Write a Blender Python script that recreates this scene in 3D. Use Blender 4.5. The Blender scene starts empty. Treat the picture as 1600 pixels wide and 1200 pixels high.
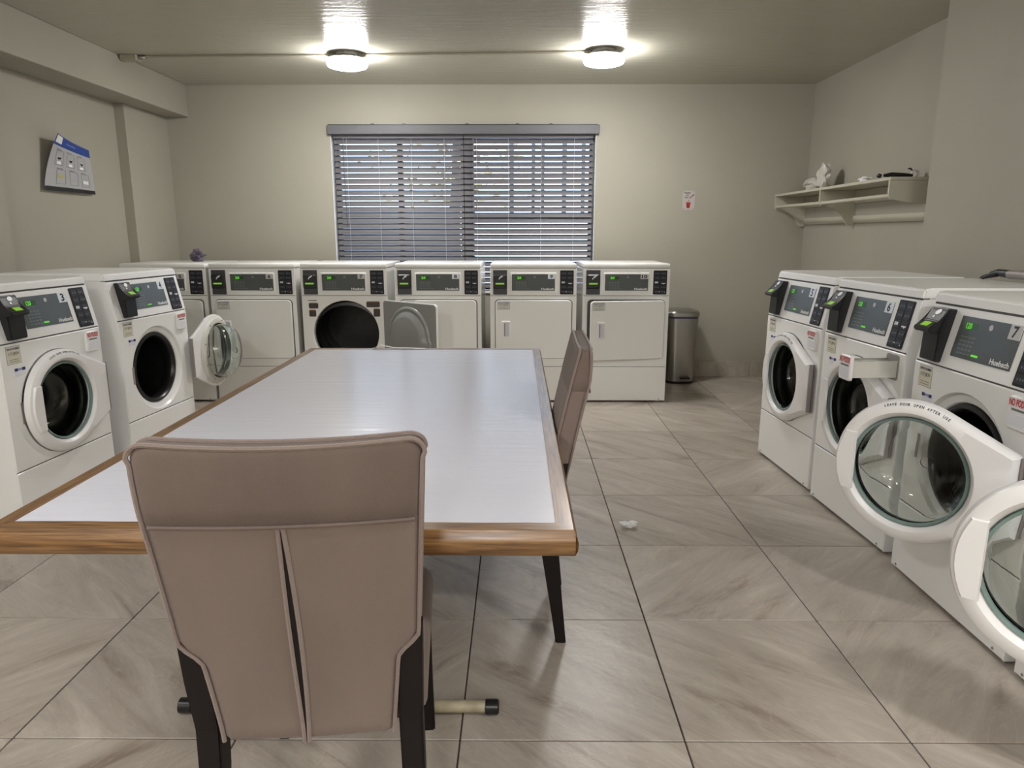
import bpy, bmesh, math, random
from mathutils import Vector, Matrix, noise
random.seed(7)
R = math.radians
D = bpy.data
SC = bpy.context.scene
COL = SC.collection

# ------------------------------------------------------------------ camera, world, exposure
PITCH, YAW, EYE = R(12.08), R(0.42), 1.344
cam_d = D.cameras.new('camera'); cam = D.objects.new('camera', cam_d); COL.objects.link(cam)
cam_d.sensor_width = 36; cam_d.lens = 1093 / 1600 * 36; cam_d.clip_start = .02; cam_d.clip_end = 200
cam.location = (0, 0, EYE); cam.rotation_euler = (R(90) - PITCH, 0, YAW)
SC.camera = cam
SC.view_settings.view_transform = 'Standard'; SC.view_settings.look = 'None'
SC.view_settings.gamma = 1; SC.view_settings.use_curve_mapping = False
SC.view_settings.exposure = 0.1
LAMP = 128.0                        # radiance of the lamp diffusers
WORLD = 14.0
w = D.worlds.new('sky'); SC.world = w; w.use_nodes = True
bg = w.node_tree.nodes['Background']; bg.inputs[0].default_value = (.62, .78, 1, 1); bg.inputs[1].default_value = WORLD
SC.cycles.max_bounces = 10; SC.cycles.transparent_max_bounces = 12; SC.cycles.transmission_bounces = 10
SC.cycles.caustics_refractive = False; SC.cycles.caustics_reflective = False
SC.cycles.sample_clamp_indirect = 4

CEIL = 2.65; XL = -3.165; XLR = -3.245; XR = 2.65; XB = 2.44; YB = 6.65; YF = -4.3

# ------------------------------------------------------------------ materials
def lin(c):
    return tuple(((v/255)/12.92 if v/255 <= .04045 else ((v/255+.055)/1.055)**2.4) for v in c)
MATS = {}
def mat(name, col, rough=.5, metal=0., spec=.5, emit=None, es=0., trans=0., ior=1.45, var=0., vscale=8, bump=0., bscale=60, coat=0., coat_r=.1, alpha=1., stretch=None, col2=None, sheen=0., obj=False):
    if name in MATS: return MATS[name]
    m = D.materials.new(name); m.use_nodes = True; MATS[name] = m
    nt = m.node_tree; b = nt.nodes['Principled BSDF']; I = b.inputs
    I['Base Color'].default_value = (*col, 1); I['Roughness'].default_value = rough; I['Metallic'].default_value = metal
    I['Specular IOR Level'].default_value = spec; I['Transmission Weight'].default_value = trans; I['IOR'].default_value = ior
    I['Coat Weight'].default_value = coat; I['Coat Roughness'].default_value = coat_r; I['Alpha'].default_value = alpha
    I['Sheen Weight'].default_value = sheen
    if emit: I['Emission Color'].default_value = (*emit, 1); I['Emission Strength'].default_value = es
    if var or bump:
        tc = nt.nodes.new('ShaderNodeTexCoord'); mp = nt.nodes.new('ShaderNodeMapping')
        nt.links.new(tc.outputs['Object'], mp.inputs[0])
        if stretch: mp.inputs['Scale'].default_value = stretch
    if var:
        n = nt.nodes.new('ShaderNodeTexNoise'); n.inputs['Scale'].default_value = vscale; n.inputs['Detail'].default_value = 6
        nt.links.new(mp.outputs[0], n.inputs['Vector'])
        r = nt.nodes.new('ShaderNodeValToRGB'); c2 = col2 or tuple(v*(1-var) for v in col)
        r.color_ramp.elements[0].position = .35; r.color_ramp.elements[1].position = .65
        r.color_ramp.elements[0].color = (*c2, 1); r.color_ramp.elements[1].color = (*col, 1)
        nt.links.new(n.outputs['Fac'], r.inputs[0]); nt.links.new(r.outputs[0], I['Base Color'])
    if bump:
        n2 = nt.nodes.new('ShaderNodeTexNoise'); n2.inputs['Scale'].default_value = bscale; n2.inputs['Detail'].default_value = 4
        nt.links.new(mp.outputs[0], n2.inputs['Vector'])
        bp = nt.nodes.new('ShaderNodeBump'); bp.inputs['Strength'].default_value = bump; bp.inputs['Distance'].default_value = .01
        nt.links.new(n2.outputs['Fac'], bp.inputs['Height']); nt.links.new(bp.outputs[0], I['Normal'])
    return m
WALLC = (.375, .355, .295)
M_wall = mat('wall_paint', WALLC, .55, var=.05, vscale=1.3, bump=.05, bscale=70, spec=.35)
M_ceil = mat('ceiling_paint', (.45, .43, .36), .19, var=.04, vscale=1.5, bump=.27, bscale=26, spec=.28, stretch=(.12, 1, 1))
M_white = mat('enamel_white', (.85, .85, .84), .28, coat=.3, coat_r=.12)
M_dwhite = mat('dryer_enamel', (.82, .815, .785), .3, coat=.3, coat_r=.15)
M_plastic = mat('white_plastic', (.80, .79, .79), .32)
M_shade = mat('cream_plastic', (.62, .61, .55), .4)
M_seam = mat('seam_dark', (.10, .10, .095), .7)
M_black = mat('black_plastic', (.008, .008, .009), .38)
M_blackg = mat('black_gloss', (.012, .012, .014), .42)
M_key = mat('keypad', (.012, .012, .015), .5, spec=.3)
M_btn = mat('keypad_button', (.026, .027, .034), .5, spec=.3)
M_btnm = mat('keypad_legend', (.12, .12, .15), .5)
M_disp = mat('display_panel', (.075, .085, .085), .3)
M_faint = mat('faint_print', (.16, .18, .18), .4)
M_lcd = mat('lcd_green', (.1, .2, .02), .4, emit=(.35, .75, .05), es=.42)
M_digit = mat('digit_green', (.05, .3, .02), .4, emit=(.15, .8, .03), es=.6)
M_gbox = mat('digit_window', (.015, .06, .01), .3)
M_print = mat('print_white', (.8, .8, .8), .4)
M_ink = mat('ink_black', (.012, .012, .015), .5)
M_red = mat('ink_red', (.55, .02, .03), .5)
M_blue = mat('ink_blue', (.015, .02, .16), .5)
M_stick = mat('sticker_cream', (.66, .63, .50), .45)
M_sticklt = mat('sticker_light', (.72, .74, .80), .4)
M_numw = mat('number_plate', (.72, .78, .86), .35)
M_numg = mat('number_plate_grey', (.50, .50, .50), .35)
M_rubber = mat('rubber_gasket', (.010, .010, .010), .3)
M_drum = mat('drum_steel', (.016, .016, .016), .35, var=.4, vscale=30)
M_steel = mat('steel', (.42, .41, .38), .3, metal=1, var=.12, vscale=6, stretch=(1, 1, .05))
M_hinge = mat('hinge_steel', (.30, .27, .26), .5, metal=.3)
M_zinc = mat('door_liner_grey', (.27, .275, .27), .35, metal=.15)
M_glass = mat('door_glass', (.93, 1, .98), .0, trans=1, ior=1.45)
M_tint = mat('glass_rim', (.42, .60, .56), .12, trans=.6)
M_fabric = mat('beige_fabric', (.20, .154, .133), .9, var=.12, vscale=5, bump=.25, bscale=900, sheen=.15, spec=.03, stretch=(1, 1, .45))
M_fabric2 = mat('beige_fabric_darker', (.152, .115, .098), .92, var=.16, vscale=7, bump=.3, bscale=800, sheen=.15, spec=.03, stretch=(1, 1, .4))  # same fabric in a darker tone, for the top wrap
M_pipe = mat('piping_fabric', (.20, .152, .132), .9, sheen=.3, bump=.3, bscale=300)
M_wood = mat('espresso_wood', (.008, .005, .005), .5, spec=.3, var=.3, vscale=12, stretch=(1, 1, .12))
M_lam = mat('white_laminate', (.67, .675, .76), .2, spec=.5, bump=.12, bscale=45, stretch=(.12, 1, 1))
M_slat = mat('blind_slat', (.125, .122, .135), .5, var=.12, vscale=10, stretch=(.15, 1, 1))
M_cord = mat('cord_white', (.7, .7, .72), .6)
M_frame = mat('window_frame_paint', (.12, .12, .13), .5)
M_pane = mat('window_glass', (.95, .98, 1), 0, trans=1, ior=1.1)
M_shelf = mat('shelf_paint', (.50, .475, .39), .45, var=.05, vscale=5)
M_bag = mat('plastic_film', (.75, .72, .66), .35, trans=.25, bump=.5, bscale=40)
M_film = mat('clear_film', (.8, .82, .82), .2, alpha=.16, spec=.8)
M_rust = mat('chipped_cream_paint', (.45, .40, .28), .5, var=.9, vscale=22, col2=(.30, .26, .18))
M_lampb = mat('lamp_base', (.5, .5, .47), .4, metal=.2)
M_lamp = mat('lamp_diffuser', (.9, .9, .9), .4, emit=(1, .985, .965), es=LAMP)
M_condt = mat('conduit_paint', (.36, .33, .26), .4)
M_paper = mat('paper_grey', (.40, .40, .41), .6)
M_paperw = mat('paper_white', (.75, .75, .75), .7)
M_outwall = mat('concrete_outside', (.10, .11, .13), .9, var=.2, vscale=2)
M_ground = mat('paving_outside', (.36, .37, .42), .9, var=.2, vscale=1.5)
M_brick = mat('red_brick', (.34, .20, .17), .9, var=.2, vscale=4)
M_bark = mat('bark', (.06, .05, .045), .9, var=.3, vscale=8)
M_leaf = mat('autumn_leaves', (.30, .22, .08), .7, var=.5, vscale=3)
M_cyan = mat('car_paint_blue', (.10, .35, .55), .3)
M_brass = mat('bare_steel', (.5, .48, .42), .3, metal=1)

def wood_mat():
    m = D.materials.new('oak_trim'); m.use_nodes = True; nt = m.node_tree; b = nt.nodes['Principled BSDF']
    tc = nt.nodes.new('ShaderNodeTexCoord'); mp = nt.nodes.new('ShaderNodeMapping'); mp.inputs['Scale'].default_value = (2.6, 60, 60)
    nt.links.new(tc.outputs['Object'], mp.inputs[0])
    n = nt.nodes.new('ShaderNodeTexNoise'); n.inputs['Scale'].default_value = 2.5; n.inputs['Detail'].default_value = 8; n.inputs['Distortion'].default_value = .6
    nt.links.new(mp.outputs[0], n.inputs[0])
    r = nt.nodes.new('ShaderNodeValToRGB'); e = r.color_ramp.elements
    e[0].position = .3; e[0].color = (.07, .030, .009, 1); e[1].position = .75; e[1].color = (.29, .16, .062, 1)
    x = e.new(.5); x.color = (.175, .086, .028, 1)
    nt.links.new(n.outputs['Fac'], r.inputs[0]); nt.links.new(r.outputs[0], b.inputs['Base Color'])
    b.inputs['Roughness'].default_value = .35; b.inputs['Coat Weight'].default_value = .3; b.inputs['Coat Roughness'].default_value = .2
    return m
M_oak = wood_mat()

def tile_mat():
    m = D.materials.new('stone_tile'); m.use_nodes = True; nt = m.node_tree; N = nt.nodes; L = nt.links; b = N['Principled BSDF']
    geo = N.new('ShaderNodeNewGeometry'); oi = N.new('ShaderNodeObjectInfo')
    sc = N.new('ShaderNodeVectorMath'); sc.operation = 'SCALE'; sc.inputs['Scale'].default_value = 37
    cmb = N.new('ShaderNodeCombineXYZ'); L.new(oi.outputs['Random'], cmb.inputs[0]); L.new(oi.outputs['Random'], cmb.inputs[2])
    L.new(cmb.outputs[0], sc.inputs[0])
    add = N.new('ShaderNodeVectorMath'); L.new(geo.outputs['Position'], add.inputs[0]); L.new(sc.outputs[0], add.inputs[1])
    mp = N.new('ShaderNodeVectorRotate'); mp.rotation_type = 'Z_AXIS'; L.new(add.outputs[0], mp.inputs['Vector'])
    gt = N.new('ShaderNodeMath'); gt.operation = 'GREATER_THAN'; gt.inputs[1].default_value = .72; L.new(oi.outputs['Random'], gt.inputs[0])
    ma = N.new('ShaderNodeMath'); ma.operation = 'MULTIPLY_ADD'; ma.inputs[1].default_value = -1.5; ma.inputs[2].default_value = .72; L.new(gt.outputs[0], ma.inputs[0]); L.new(ma.outputs[0], mp.inputs['Angle'])
    mp2 = N.new('ShaderNodeMapping'); mp2.inputs['Scale'].default_value = (.75, 3.4, 1); L.new(mp.outputs[0], mp2.inputs[0])
    n = N.new('ShaderNodeTexNoise'); n.inputs['Scale'].default_value = 1.9; n.inputs['Detail'].default_value = 10; n.inputs['Roughness'].default_value = .68; n.inputs['Distortion'].default_value = 1.1
    L.new(mp2.outputs[0], n.inputs[0])
    r = N.new('ShaderNodeValToRGB'); e = r.color_ramp.elements
    e[0].position = .30; e[0].color = (.23, .185, .150, 1); e[1].position = .72; e[1].color = (.56, .505, .44, 1)
    a = e.new(.43); a.color = (.36, .312, .265, 1); a = e.new(.57); a.color = (.425, .378, .328, 1)
    L.new(n.outputs['Fac'], r.inputs[0])
    # thin pale veins
    mp3 = N.new('ShaderNodeMapping'); mp3.inputs['Scale'].default_value = (1.2, 5, 1); L.new(mp.outputs[0], mp3.inputs[0])
    n3 = N.new('ShaderNodeTexNoise'); n3.inputs['Scale'].default_value = 2.6; n3.inputs['Detail'].default_value = 7; n3.inputs['Distortion'].default_value = 1.8
    L.new(mp3.outputs[0], n3.inputs[0])
    r3 = N.new('ShaderNodeValToRGB'); q = r3.color_ramp.elements; q[0].position = .475; q[0].color = (0, 0, 0, 1); q[1].position = .5; q[1].color = (1, 1, 1, 1); z = q.new(.525); z.color = (0, 0, 0, 1)
    L.new(n3.outputs['Fac'], r3.inputs[0])
    mm = N.new('ShaderNodeMath'); mm.operation = 'MULTIPLY'; mm.inputs[1].default_value = .35; L.new(r3.outputs[0], mm.inputs[0])
    mx = N.new('ShaderNodeMix'); mx.data_type = 'RGBA'; L.new(mm.outputs[0], mx.inputs[0]); L.new(r.outputs[0], mx.inputs[6]); mx.inputs[7].default_value = (.50, .45, .37, 1)
    hv = N.new('ShaderNodeHueSaturation'); mr = N.new('ShaderNodeMapRange'); mr.inputs[3].default_value = .92; mr.inputs[4].default_value = 1.03
    L.new(oi.outputs['Random'], mr.inputs[0]); L.new(mr.outputs[0], hv.inputs['Value']); L.new(mx.outputs[2], hv.inputs['Color'])
    L.new(hv.outputs[0], b.inputs['Base Color'])
    b.inputs['Roughness'].default_value = .34; b.inputs['Specular IOR Level'].default_value = .45
    n2 = N.new('ShaderNodeTexNoise'); n2.inputs['Scale'].default_value = 30; n2.inputs['Detail'].default_value = 5; L.new(geo.outputs['Position'], n2.inputs[0])
    bp = N.new('ShaderNodeBump'); bp.inputs['Strength'].default_value = .12; bp.inputs['Distance'].default_value = .01; L.new(n2.outputs['Fac'], bp.inputs['Height']); L.new(bp.outputs[0], b.inputs['Normal'])
    return m
M_tile = tile_mat()
M_grout = mat('grout', (.05, .043, .036), .9)

# ------------------------------------------------------------------ helpers
def link(name, me, parent=None, m=None):
    o = D.objects.new(name, me); COL.objects.link(o)
    if parent: o.parent = parent
    if m is not None and me is not None:
        if len(me.materials) == 0: me.materials.append(m)
    return o
def fin(name, bm, m, parent=None, smooth=False, loc=None):
    bmesh.ops.recalc_face_normals(bm, faces=bm.faces)
    me = D.meshes.new(name); bm.to_mesh(me); bm.free()
    if smooth:
        for p in me.polygons: p.use_smooth = True
        try: me.set_sharp_from_angle(angle=R(40 if smooth is True else smooth))
        except Exception: pass
    o = link(name, me, parent, m)
    if loc: o.location = loc
    return o
def tag(o, label=None, cat=None, group=None, kind=None):
    if label: o['label'] = label
    if cat: o['category'] = cat
    if group: o['group'] = group
    if kind: o['kind'] = kind
    return o
def empty(name, loc, rz=0, label=None, cat=None, group=None):
    o = D.objects.new(name, None); COL.objects.link(o); o.location = loc; o.rotation_euler = (0, 0, rz); o.empty_display_size = .1
    return tag(o, label, cat, group)
def ident(u, z, d): return Vector((u, -d, z))       # panel plane y=0, d = proud towards the room
def box(bm, x0, x1, y0, y1, z0, z1, bev=0, seg=1, f=None):
    vs = [Vector((x, y, z)) for x in (x0, x1) for y in (y0, y1) for z in (z0, z1)]
    if f: vs = [f(*v) for v in vs]
    v = [bm.verts.new(p) for p in vs]
    fs = [bm.faces.new([v[i] for i in q]) for q in ((0,1,3,2),(4,6,7,5),(0,4,5,1),(2,3,7,6),(0,2,6,4),(1,5,7,3))]
    if bev:
        es = {e for fc in fs for e in fc.edges}
        bmesh.ops.bevel(bm, geom=list(es), offset=bev, segments=seg, affect='EDGES', profile=.5)
    return bm
def slab(bm, pt, u0, u1, z0, z1, d0, d1, r=0, n=4, bev=0):
    """rounded rectangle plate on the panel mapped by pt(u,z,d)"""
    if r <= 0: out = [(u0, z0), (u1, z0), (u1, z1), (u0, z1)]
    else:
        out = []
        for cx, cz, a0 in ((u1-r, z0+r, -90), (u1-r, z1-r, 0), (u0+r, z1-r, 90), (u0+r, z0+r, 180)):
            for k in range(n+1):
                a = R(a0 + 90*k/n); out.append((cx+r*math.cos(a), cz+r*math.sin(a)))
    if bev:
        cu, cz = (u0+u1)/2, (z0+z1)/2; hu, hz = (u1-u0)/2, (z1-z0)/2
        inn = [(cu+(a-cu)*(1-bev/hu), cz+(b-cz)*(1-bev/hz)) for a, b in out]
        rings = [(out, d0), (out, d1-bev), (inn, d1)]
    else: rings = [(out, d0), (out, d1)]
    R_ = [[bm.verts.new(pt(a, b, d)) for a, b in o] for o, d in rings]
    k = len(out)
    for A, B in zip(R_, R_[1:]):
        for i in range(k): bm.faces.new([A[i], A[(i+1) % k], B[(i+1) % k], B[i]])
    bm.faces.new(R_[-1]); bm.faces.new(R_[0][::-1])
    return bm
def prism(bm, poly, axis, a0, a1, bev=0):
    """polygon (2D) extruded along axis: 'x' -> poly is (y,z); 'y' -> (x,z); 'z' -> (x,y)"""
    def P(p, a): return {'x': (a, p[0], p[1]), 'y': (p[0], a, p[1]), 'z': (p[0], p[1], a)}[axis]
    A = [bm.verts.new(P(p, a0)) for p in poly]; B = [bm.verts.new(P(p, a1)) for p in poly]; k = len(poly)
    fs = [bm.faces.new(A[::-1]), bm.faces.new(B)] + [bm.faces.new([A[i], A[(i+1) % k], B[(i+1) % k], B[i]]) for i in range(k)]
    if bev:
        es = {e for fc in fs for e in fc.edges}
        bmesh.ops.bevel(bm, geom=list(es), offset=bev, segments=2, affect='EDGES')
    return bm
def lathe(bm, prof, c, axis='y', n=40, closed=False):
    """prof: list of (r, t) revolved round axis through c"""
    rings = []
    for r, t in prof:
        ring = []
        for i in range(n):
            a = 2*math.pi*i/n; q = (r*math.cos(a), r*math.sin(a))
            p = {'y': (c[0]+q[0], c[1]+t, c[2]+q[1]), 'z': (c[0]+q[0], c[1]+q[1], c[2]+t), 'x': (c[0]+t, c[1]+q[0], c[2]+q[1])}[axis]
            ring.append(bm.verts.new(p))
        rings.append(ring)
    pr = list(zip(rings, rings[1:])) + ([(rings[-1], rings[0])] if closed else [])
    for A, B in pr:
        for i in range(n): bm.faces.new([A[i], A[(i+1) % n], B[(i+1) % n], B[i]])
    if not closed:
        bm.faces.new(rings[0]); bm.faces.new(rings[-1][::-1])
    return bm
def tube(bm, pts, r, n=8, flat=1.):
    pts = [Vector(p) for p in pts]; rings = []; up = Vector((0.13, 0.21, 1)).normalized(); prev = None
    for i, p in enumerate(pts):
        t = (pts[min(i+1, len(pts)-1)] - pts[max(i-1, 0)]).normalized()
        if prev is None: s = t.cross(up).normalized() if abs(t.dot(up)) < .95 else t.cross(Vector((1, 0, 0))).normalized()
        else: s = (prev - t*prev.dot(t)).normalized()
        prev = s; q = t.cross(s); rr = r[i] if isinstance(r, (list, tuple)) else r
        rings.append([bm.verts.new(p + s*rr*math.cos(2*math.pi*k/n) + q*rr*flat*math.sin(2*math.pi*k/n)) for k in range(n)])
    for A, B in zip(rings, rings[1:]):
        for k in range(n): bm.faces.new([A[k], A[(k+1) % n], B[(k+1) % n], B[k]])
    bm.faces.new(rings[0][::-1]); bm.faces.new(rings[-1])
    return bm
def radial(bm, inner, outers, n, cfun):
    pass
def dupmesh(o, name, parent, loc=None, rot=None, scale=None):
    c = o.copy(); COL.objects.link(c); c.name = name; c.parent = parent
    if loc is not None: c.location = loc
    if rot is not None: c.rotation_euler = rot
    if scale is not None: c.scale = scale
    return c
FONT_CACHE = {}
def text_pts(s, bold=False):
    k = (s, bold)
    if k not in FONT_CACHE:
        c = D.curves.new('lettering', 'FONT'); c.body = s; c.size = 1; c.resolution_u = 2
        if bold: c.offset = .03
        o = D.objects.new('lettering_source', c)
        me = D.meshes.new_from_object(o)
        vs = [(v.co.x, v.co.y) for v in me.vertices]; fs = [tuple(p.vertices) for p in me.polygons]
        D.objects.remove(o); D.curves.remove(c); D.meshes.remove(me)
        x0 = min(v[0] for v in vs); x1 = max(v[0] for v in vs); y0 = min(v[1] for v in vs); y1 = max(v[1] for v in vs)
        FONT_CACHE[k] = ([((a-x0)/(x1-x0), (b-y0)/(y1-y0)) for a, b in vs], fs, (x1-x0)/(y1-y0))
    return FONT_CACHE[k]
def text(bm, pt, s, u0, u1, z0, z1, d, bold=False):
    vs, fs, asp = text_pts(s, bold)
    V = [bm.verts.new(pt(u0+a*(u1-u0), z0+b*(z1-z0), d)) for a, b in vs]
    for f in fs:
        try: bm.faces.new([V[i] for i in f])
        except ValueError: pass
    return bm
def fin_text(name, bm, m, parent):        # lettering: keep winding towards the viewer irrelevant (two-sided)
    me = D.meshes.new(name); bm.to_mesh(me); bm.free(); return link(name, me, parent, m)

# ------------------------------------------------------------------ room shell
def structure(name, boxes, m, bev=0):
    bm = bmesh.new()
    for b in boxes: box(bm, *b, bev=bev)
    return tag(fin(name, bm, m), kind='structure')
WX0, WX1, WZ0, WZ1 = -1.695, .712, .80, 2.245     # window opening
structure('wall_back', [(-3.5, WX0, YB, YB+.2, -.1, 2.8), (WX1, 2.9, YB, YB+.2, -.1, 2.8),
                        (WX0, WX1, YB, YB+.2, -.1, WZ0), (WX0, WX1, YB, YB+.2, WZ1, 2.8)], M_wall)
structure('wall_left', [(-3.45, XL, 5.935, YB, -.1, 2.8), (-3.45, XLR, 4.45, 5.935, -.1, 2.8), (-3.45, XL, YF, 4.45, -.1, 2.8)], M_wall)
structure('wall_right', [(XR, 2.9, 4.33, YB, -.1, 2.8), (XB, 2.9, YF, 4.33, -.1, 2.8)], M_wall)
structure('wall_front', [(-3.45, 2.9, YF-.2, YF, -.1, 2.8)], M_wall)
structure('ceiling', [(-3.5, 2.9, YF-.2, YB+.2, CEIL, CEIL+.15)], M_ceil)
bm = bmesh.new(); box(bm, XLR, -2.965, YF, YB, 2.375, CEIL, bev=.004)
tag(fin('trim_1', bm, M_wall), 'beige boxed beam running along the ceiling over the left wall', kind='structure')
# floor: dark grout bed with single stone tiles
floor = structure('floor', [(-3.5, 2.9, YF-.2, YB+.2, -.12, -.004)], M_grout)
T = .6105; G = .0025; TX = .457; TY = 1.655
def tile_mesh(w_, d_):
    bm = bmesh.new(); box(bm, -w_/2, w_/2, -d_/2, d_/2, -.008, 0, bev=.0015); bmesh.ops.recalc_face_normals(bm, faces=bm.faces)
    me = D.meshes.new('tile'); bm.to_mesh(me); bm.free(); me.materials.append(M_tile); return me
cache = {}
def add_tile(x0, x1, y0, y1, parent):
    k = (round(x1-x0, 3), round(y1-y0, 3))
    if k not in cache: cache[k] = tile_mesh(k[0]-2*G, k[1]-2*G)
    o = D.objects.new('tile', cache[k]); COL.objects.link(o); o.parent = parent; o.location = ((x0+x1)/2, (y0+y1)/2, 0)
for i in range(-8, 6):
    for j in range(-10, 10):
        x0, x1 = TX+i*T, TX+(i+1)*T; y0, y1 = TY+j*T, TY+(j+1)*T
        rx = XB if y1 < 4.6 else XR
        x0, x1 = max(x0, XL), min(x1, rx); y0, y1 = max(y0, YF), min(y1, YB)
        if x1-x0 < .03 or y1-y0 < .03: continue
        add_tile(x0, x1, y0, y1, floor)
# tiled skirting
bb = empty('baseboard_back', (0, YB, 0)); bb['kind'] = 'structure'
for i in range(-7, 6):
    x0, x1 = max(TX-.05+i*T, XL+.011), min(TX-.05+(i+1)*T, XR-.011)
    if x1-x0 < .05: continue
    bm = bmesh.new(); box(bm, x0+.0015, x1-.0015, -.011, 0, 0, .152, bev=.0015); fin('tile', bm, M_tile, bb)
br = empty('baseboard_right', (0, 0, 0)); br['kind'] = 'structure'
for k in range(4):
    y1 = YB-.0-k*T; y0 = max(y1-T, 4.34)
    if y1-y0 < .05: continue
    bm = bmesh.new(); box(bm, XR-.011, XR, y0+.0015, y1-.0015, 0, .152, bev=.0015); fin('tile', bm, M_tile, br)
bl = empty('baseboard_left', (0, 0, 0)); bl['kind'] = 'structure'
bm = bmesh.new(); box(bm, XL, XL+.011, 5.94, YB-.012, 0, .152, bev=.0015); fin('tile', bm, M_tile, bl)

# ------------------------------------------------------------------ window with frame and panes
win = empty('window_1', (0, 0, 0)); win['kind'] = 'structure'
bm = bmesh.new(); y0, y1 = YB+.12, YB+.18; fw = .045
box(bm, WX0, WX0+fw, y0, y1, WZ0, WZ1); box(bm, WX1-fw, WX1, y0, y1, WZ0, WZ1)
box(bm, WX0+fw, WX1-fw, y0, y1, WZ0, WZ0+fw); box(bm, WX0+fw, WX1-fw, y0, y1, WZ1-fw, WZ1)
fin('window_frame', bm, M_frame, win)
MX = -.465
for nm, a in (('reveal_side', (WX0, WX0+.004, YB+.004, YB+.12, WZ0, WZ1)), ('reveal_side', (WX1-.004, WX1, YB+.004, YB+.12, WZ0, WZ1)), ('reveal_head', (WX0+.004, WX1-.004, YB+.004, YB+.12, WZ1-.004, WZ1)), ('window_sill', (WX0+.004, WX1-.004, YB-.015, YB+.12, WZ0-.0, WZ0+.02))):
    bm = bmesh.new(); box(bm, *a); fin(nm, bm, M_plastic, win)
bm = bmesh.new(); box(bm, MX-.06, MX+.055, y0-.01, y1, WZ0+fw, WZ1-fw, bev=.004); fin('mullion', bm, M_frame, win)
bm = bmesh.new(); box(bm, -1.115, -1.065, y0, y1, WZ0+fw, WZ1-fw, bev=.004); fin('mullion', bm, M_frame, win)
bm = bmesh.new(); box(bm, MX+.055, WX1-fw, y0, y1-.01, 1.485, 1.525, bev=.004); fin('transom', bm, M_frame, win)
for a, b, c, d in ((WX0+fw, -1.115, WZ0+fw, WZ1-fw), (-1.065, MX-.06, WZ0+fw, WZ1-fw), (MX+.055, WX1-fw, WZ0+fw, 1.485), (MX+.055, WX1-fw, 1.525, WZ1-fw)):
    bm = bmesh.new(); box(bm, a, b, y0+.028, y0+.032, c, d); fin('pane', bm, M_pane, win)

# ------------------------------------------------------------------ outside the window
og = tag(fin('ground_outside', box(bmesh.new(), -14, 14, YB+.5, 40, -.25, -.15), M_ground), 'pale paving outside the window', 'ground', kind='structure')
def fence(x0, x1, Y, h):
    t = empty('board_fence', (x0, Y, -.15), 0, 'dark grey board fence outside, behind the left blind', 'fence')
    n = int((x1-x0)/.16)
    for k in range(n):
        bm = bmesh.new(); box(bm, k*.16+.0005, k*.16+.1595, 0, .02, 0, h+random.uniform(-.01, .01), bev=.003); fin('board', bm, M_outwall, t)
    for z in (.3, h-.3):
        bm = bmesh.new(); box(bm, 0, n*.16, .02, .06, z, z+.09, bev=.004); fin('rail', bm, M_outwall, t)
fence(-4.2, -.75, 9.6, 1.83)
# planter wall of brick on the right, low
bw = empty('brick_planter_wall', (-.3, 9.9, -.15), 0, 'low red brick wall outside, behind the right blind', 'wall')
bmk = bmesh.new(); box(bmk, -.105, .105, -.05, .05, 0, .065, bev=.003); bmesh.ops.recalc_face_normals(bmk, faces=bmk.faces)
mek = D.meshes.new('brick'); bmk.to_mesh(mek); bmk.free(); mek.materials.append(M_brick)
for r_ in range(11):
    for k in range(14):
        o = D.objects.new('brick', mek); COL.objects.link(o); o.parent = bw; o.location = (.11+k*.22+(.11 if r_ % 2 else 0), 0, r_*.075)
fin('mortar', box(bmesh.new(), 0.02, 3.15, -.035, .045, 0, .82), M_ground, bw)
# porch railing with tall balusters in front of the right half of the window
pr = empty('porch_railing', (0, 7.75, 0), 0, 'tall grey railing outside, seen through upper right blind', 'railing')
bm = bmesh.new(); box(bm, -.50, .95, -.03, .03, 1.47, 1.53, bev=.004); fin('bottom_rail', bm, M_frame, pr)
for x, ww in ((-.06, .028), (.17, .018), (.27, .018), (.50, .028), (.70, .02), (.84, .05)):
    bm = bmesh.new(); box(bm, x-ww/2-.01, x+ww/2+.01, -.02, .02, 1.53, 2.75, bev=.004); fin('baluster', bm, M_frame, pr)
for x in (-.50, .95):
    bm = bmesh.new(); box(bm, x-.04, x+.04, -.04, .04, -.15, 2.8, bev=.005); fin('post', bm, M_frame, pr)
bm = bmesh.new(); box(bm, -.54, .99, -.04, .04, 2.75, 2.81, bev=.004); fin('top_rail', bm, M_frame, pr)
def tree(x, y, h, r, seed, label):
    rnd = random.Random(seed); t = empty('tree', (x, y, -.15), 0, label, 'tree')
    bm = bmesh.new(); tube(bm, [(rnd.uniform(-.05, .05)*k, .03*k, h*k/6) for k in range(7)], [r*(1-.11*k) for k in range(7)], 10)
    for k in range(9):
        a = rnd.uniform(0, 6.28); z = h*rnd.uniform(.4, .9); L = rnd.uniform(.6, 1.3)
        tube(bm, [(0, .03, z), (math.cos(a)*L*.5, math.sin(a)*L*.5, z+.3), (math.cos(a)*L, math.sin(a)*L, z+.75)], [r*.35, r*.22, r*.08], 6)
    fin('trunk', bm, M_bark, t, smooth=True)
    bm = bmesh.new()
    for k in range(330):
        a = rnd.uniform(0, 6.28); q = rnd.uniform(.2, 1.5); z = h*.55+rnd.uniform(-.6, 1.5)
        c = Vector((math.cos(a)*q, math.sin(a)*q, z)); s = .07
        n1 = Vector((rnd.uniform(-1, 1), rnd.uniform(-1, 1), rnd.uniform(-1, 1))).normalized(); n2 = n1.orthogonal().normalized()
        bm.faces.new([bm.verts.new(c+n1*s), bm.verts.new(c+n2*s*.6), bm.verts.new(c-n1*s), bm.verts.new(c-n2*s*.6)])
    f = fin('foliage', bm, M_leaf, t); f['kind'] = 'stuff'
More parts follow.
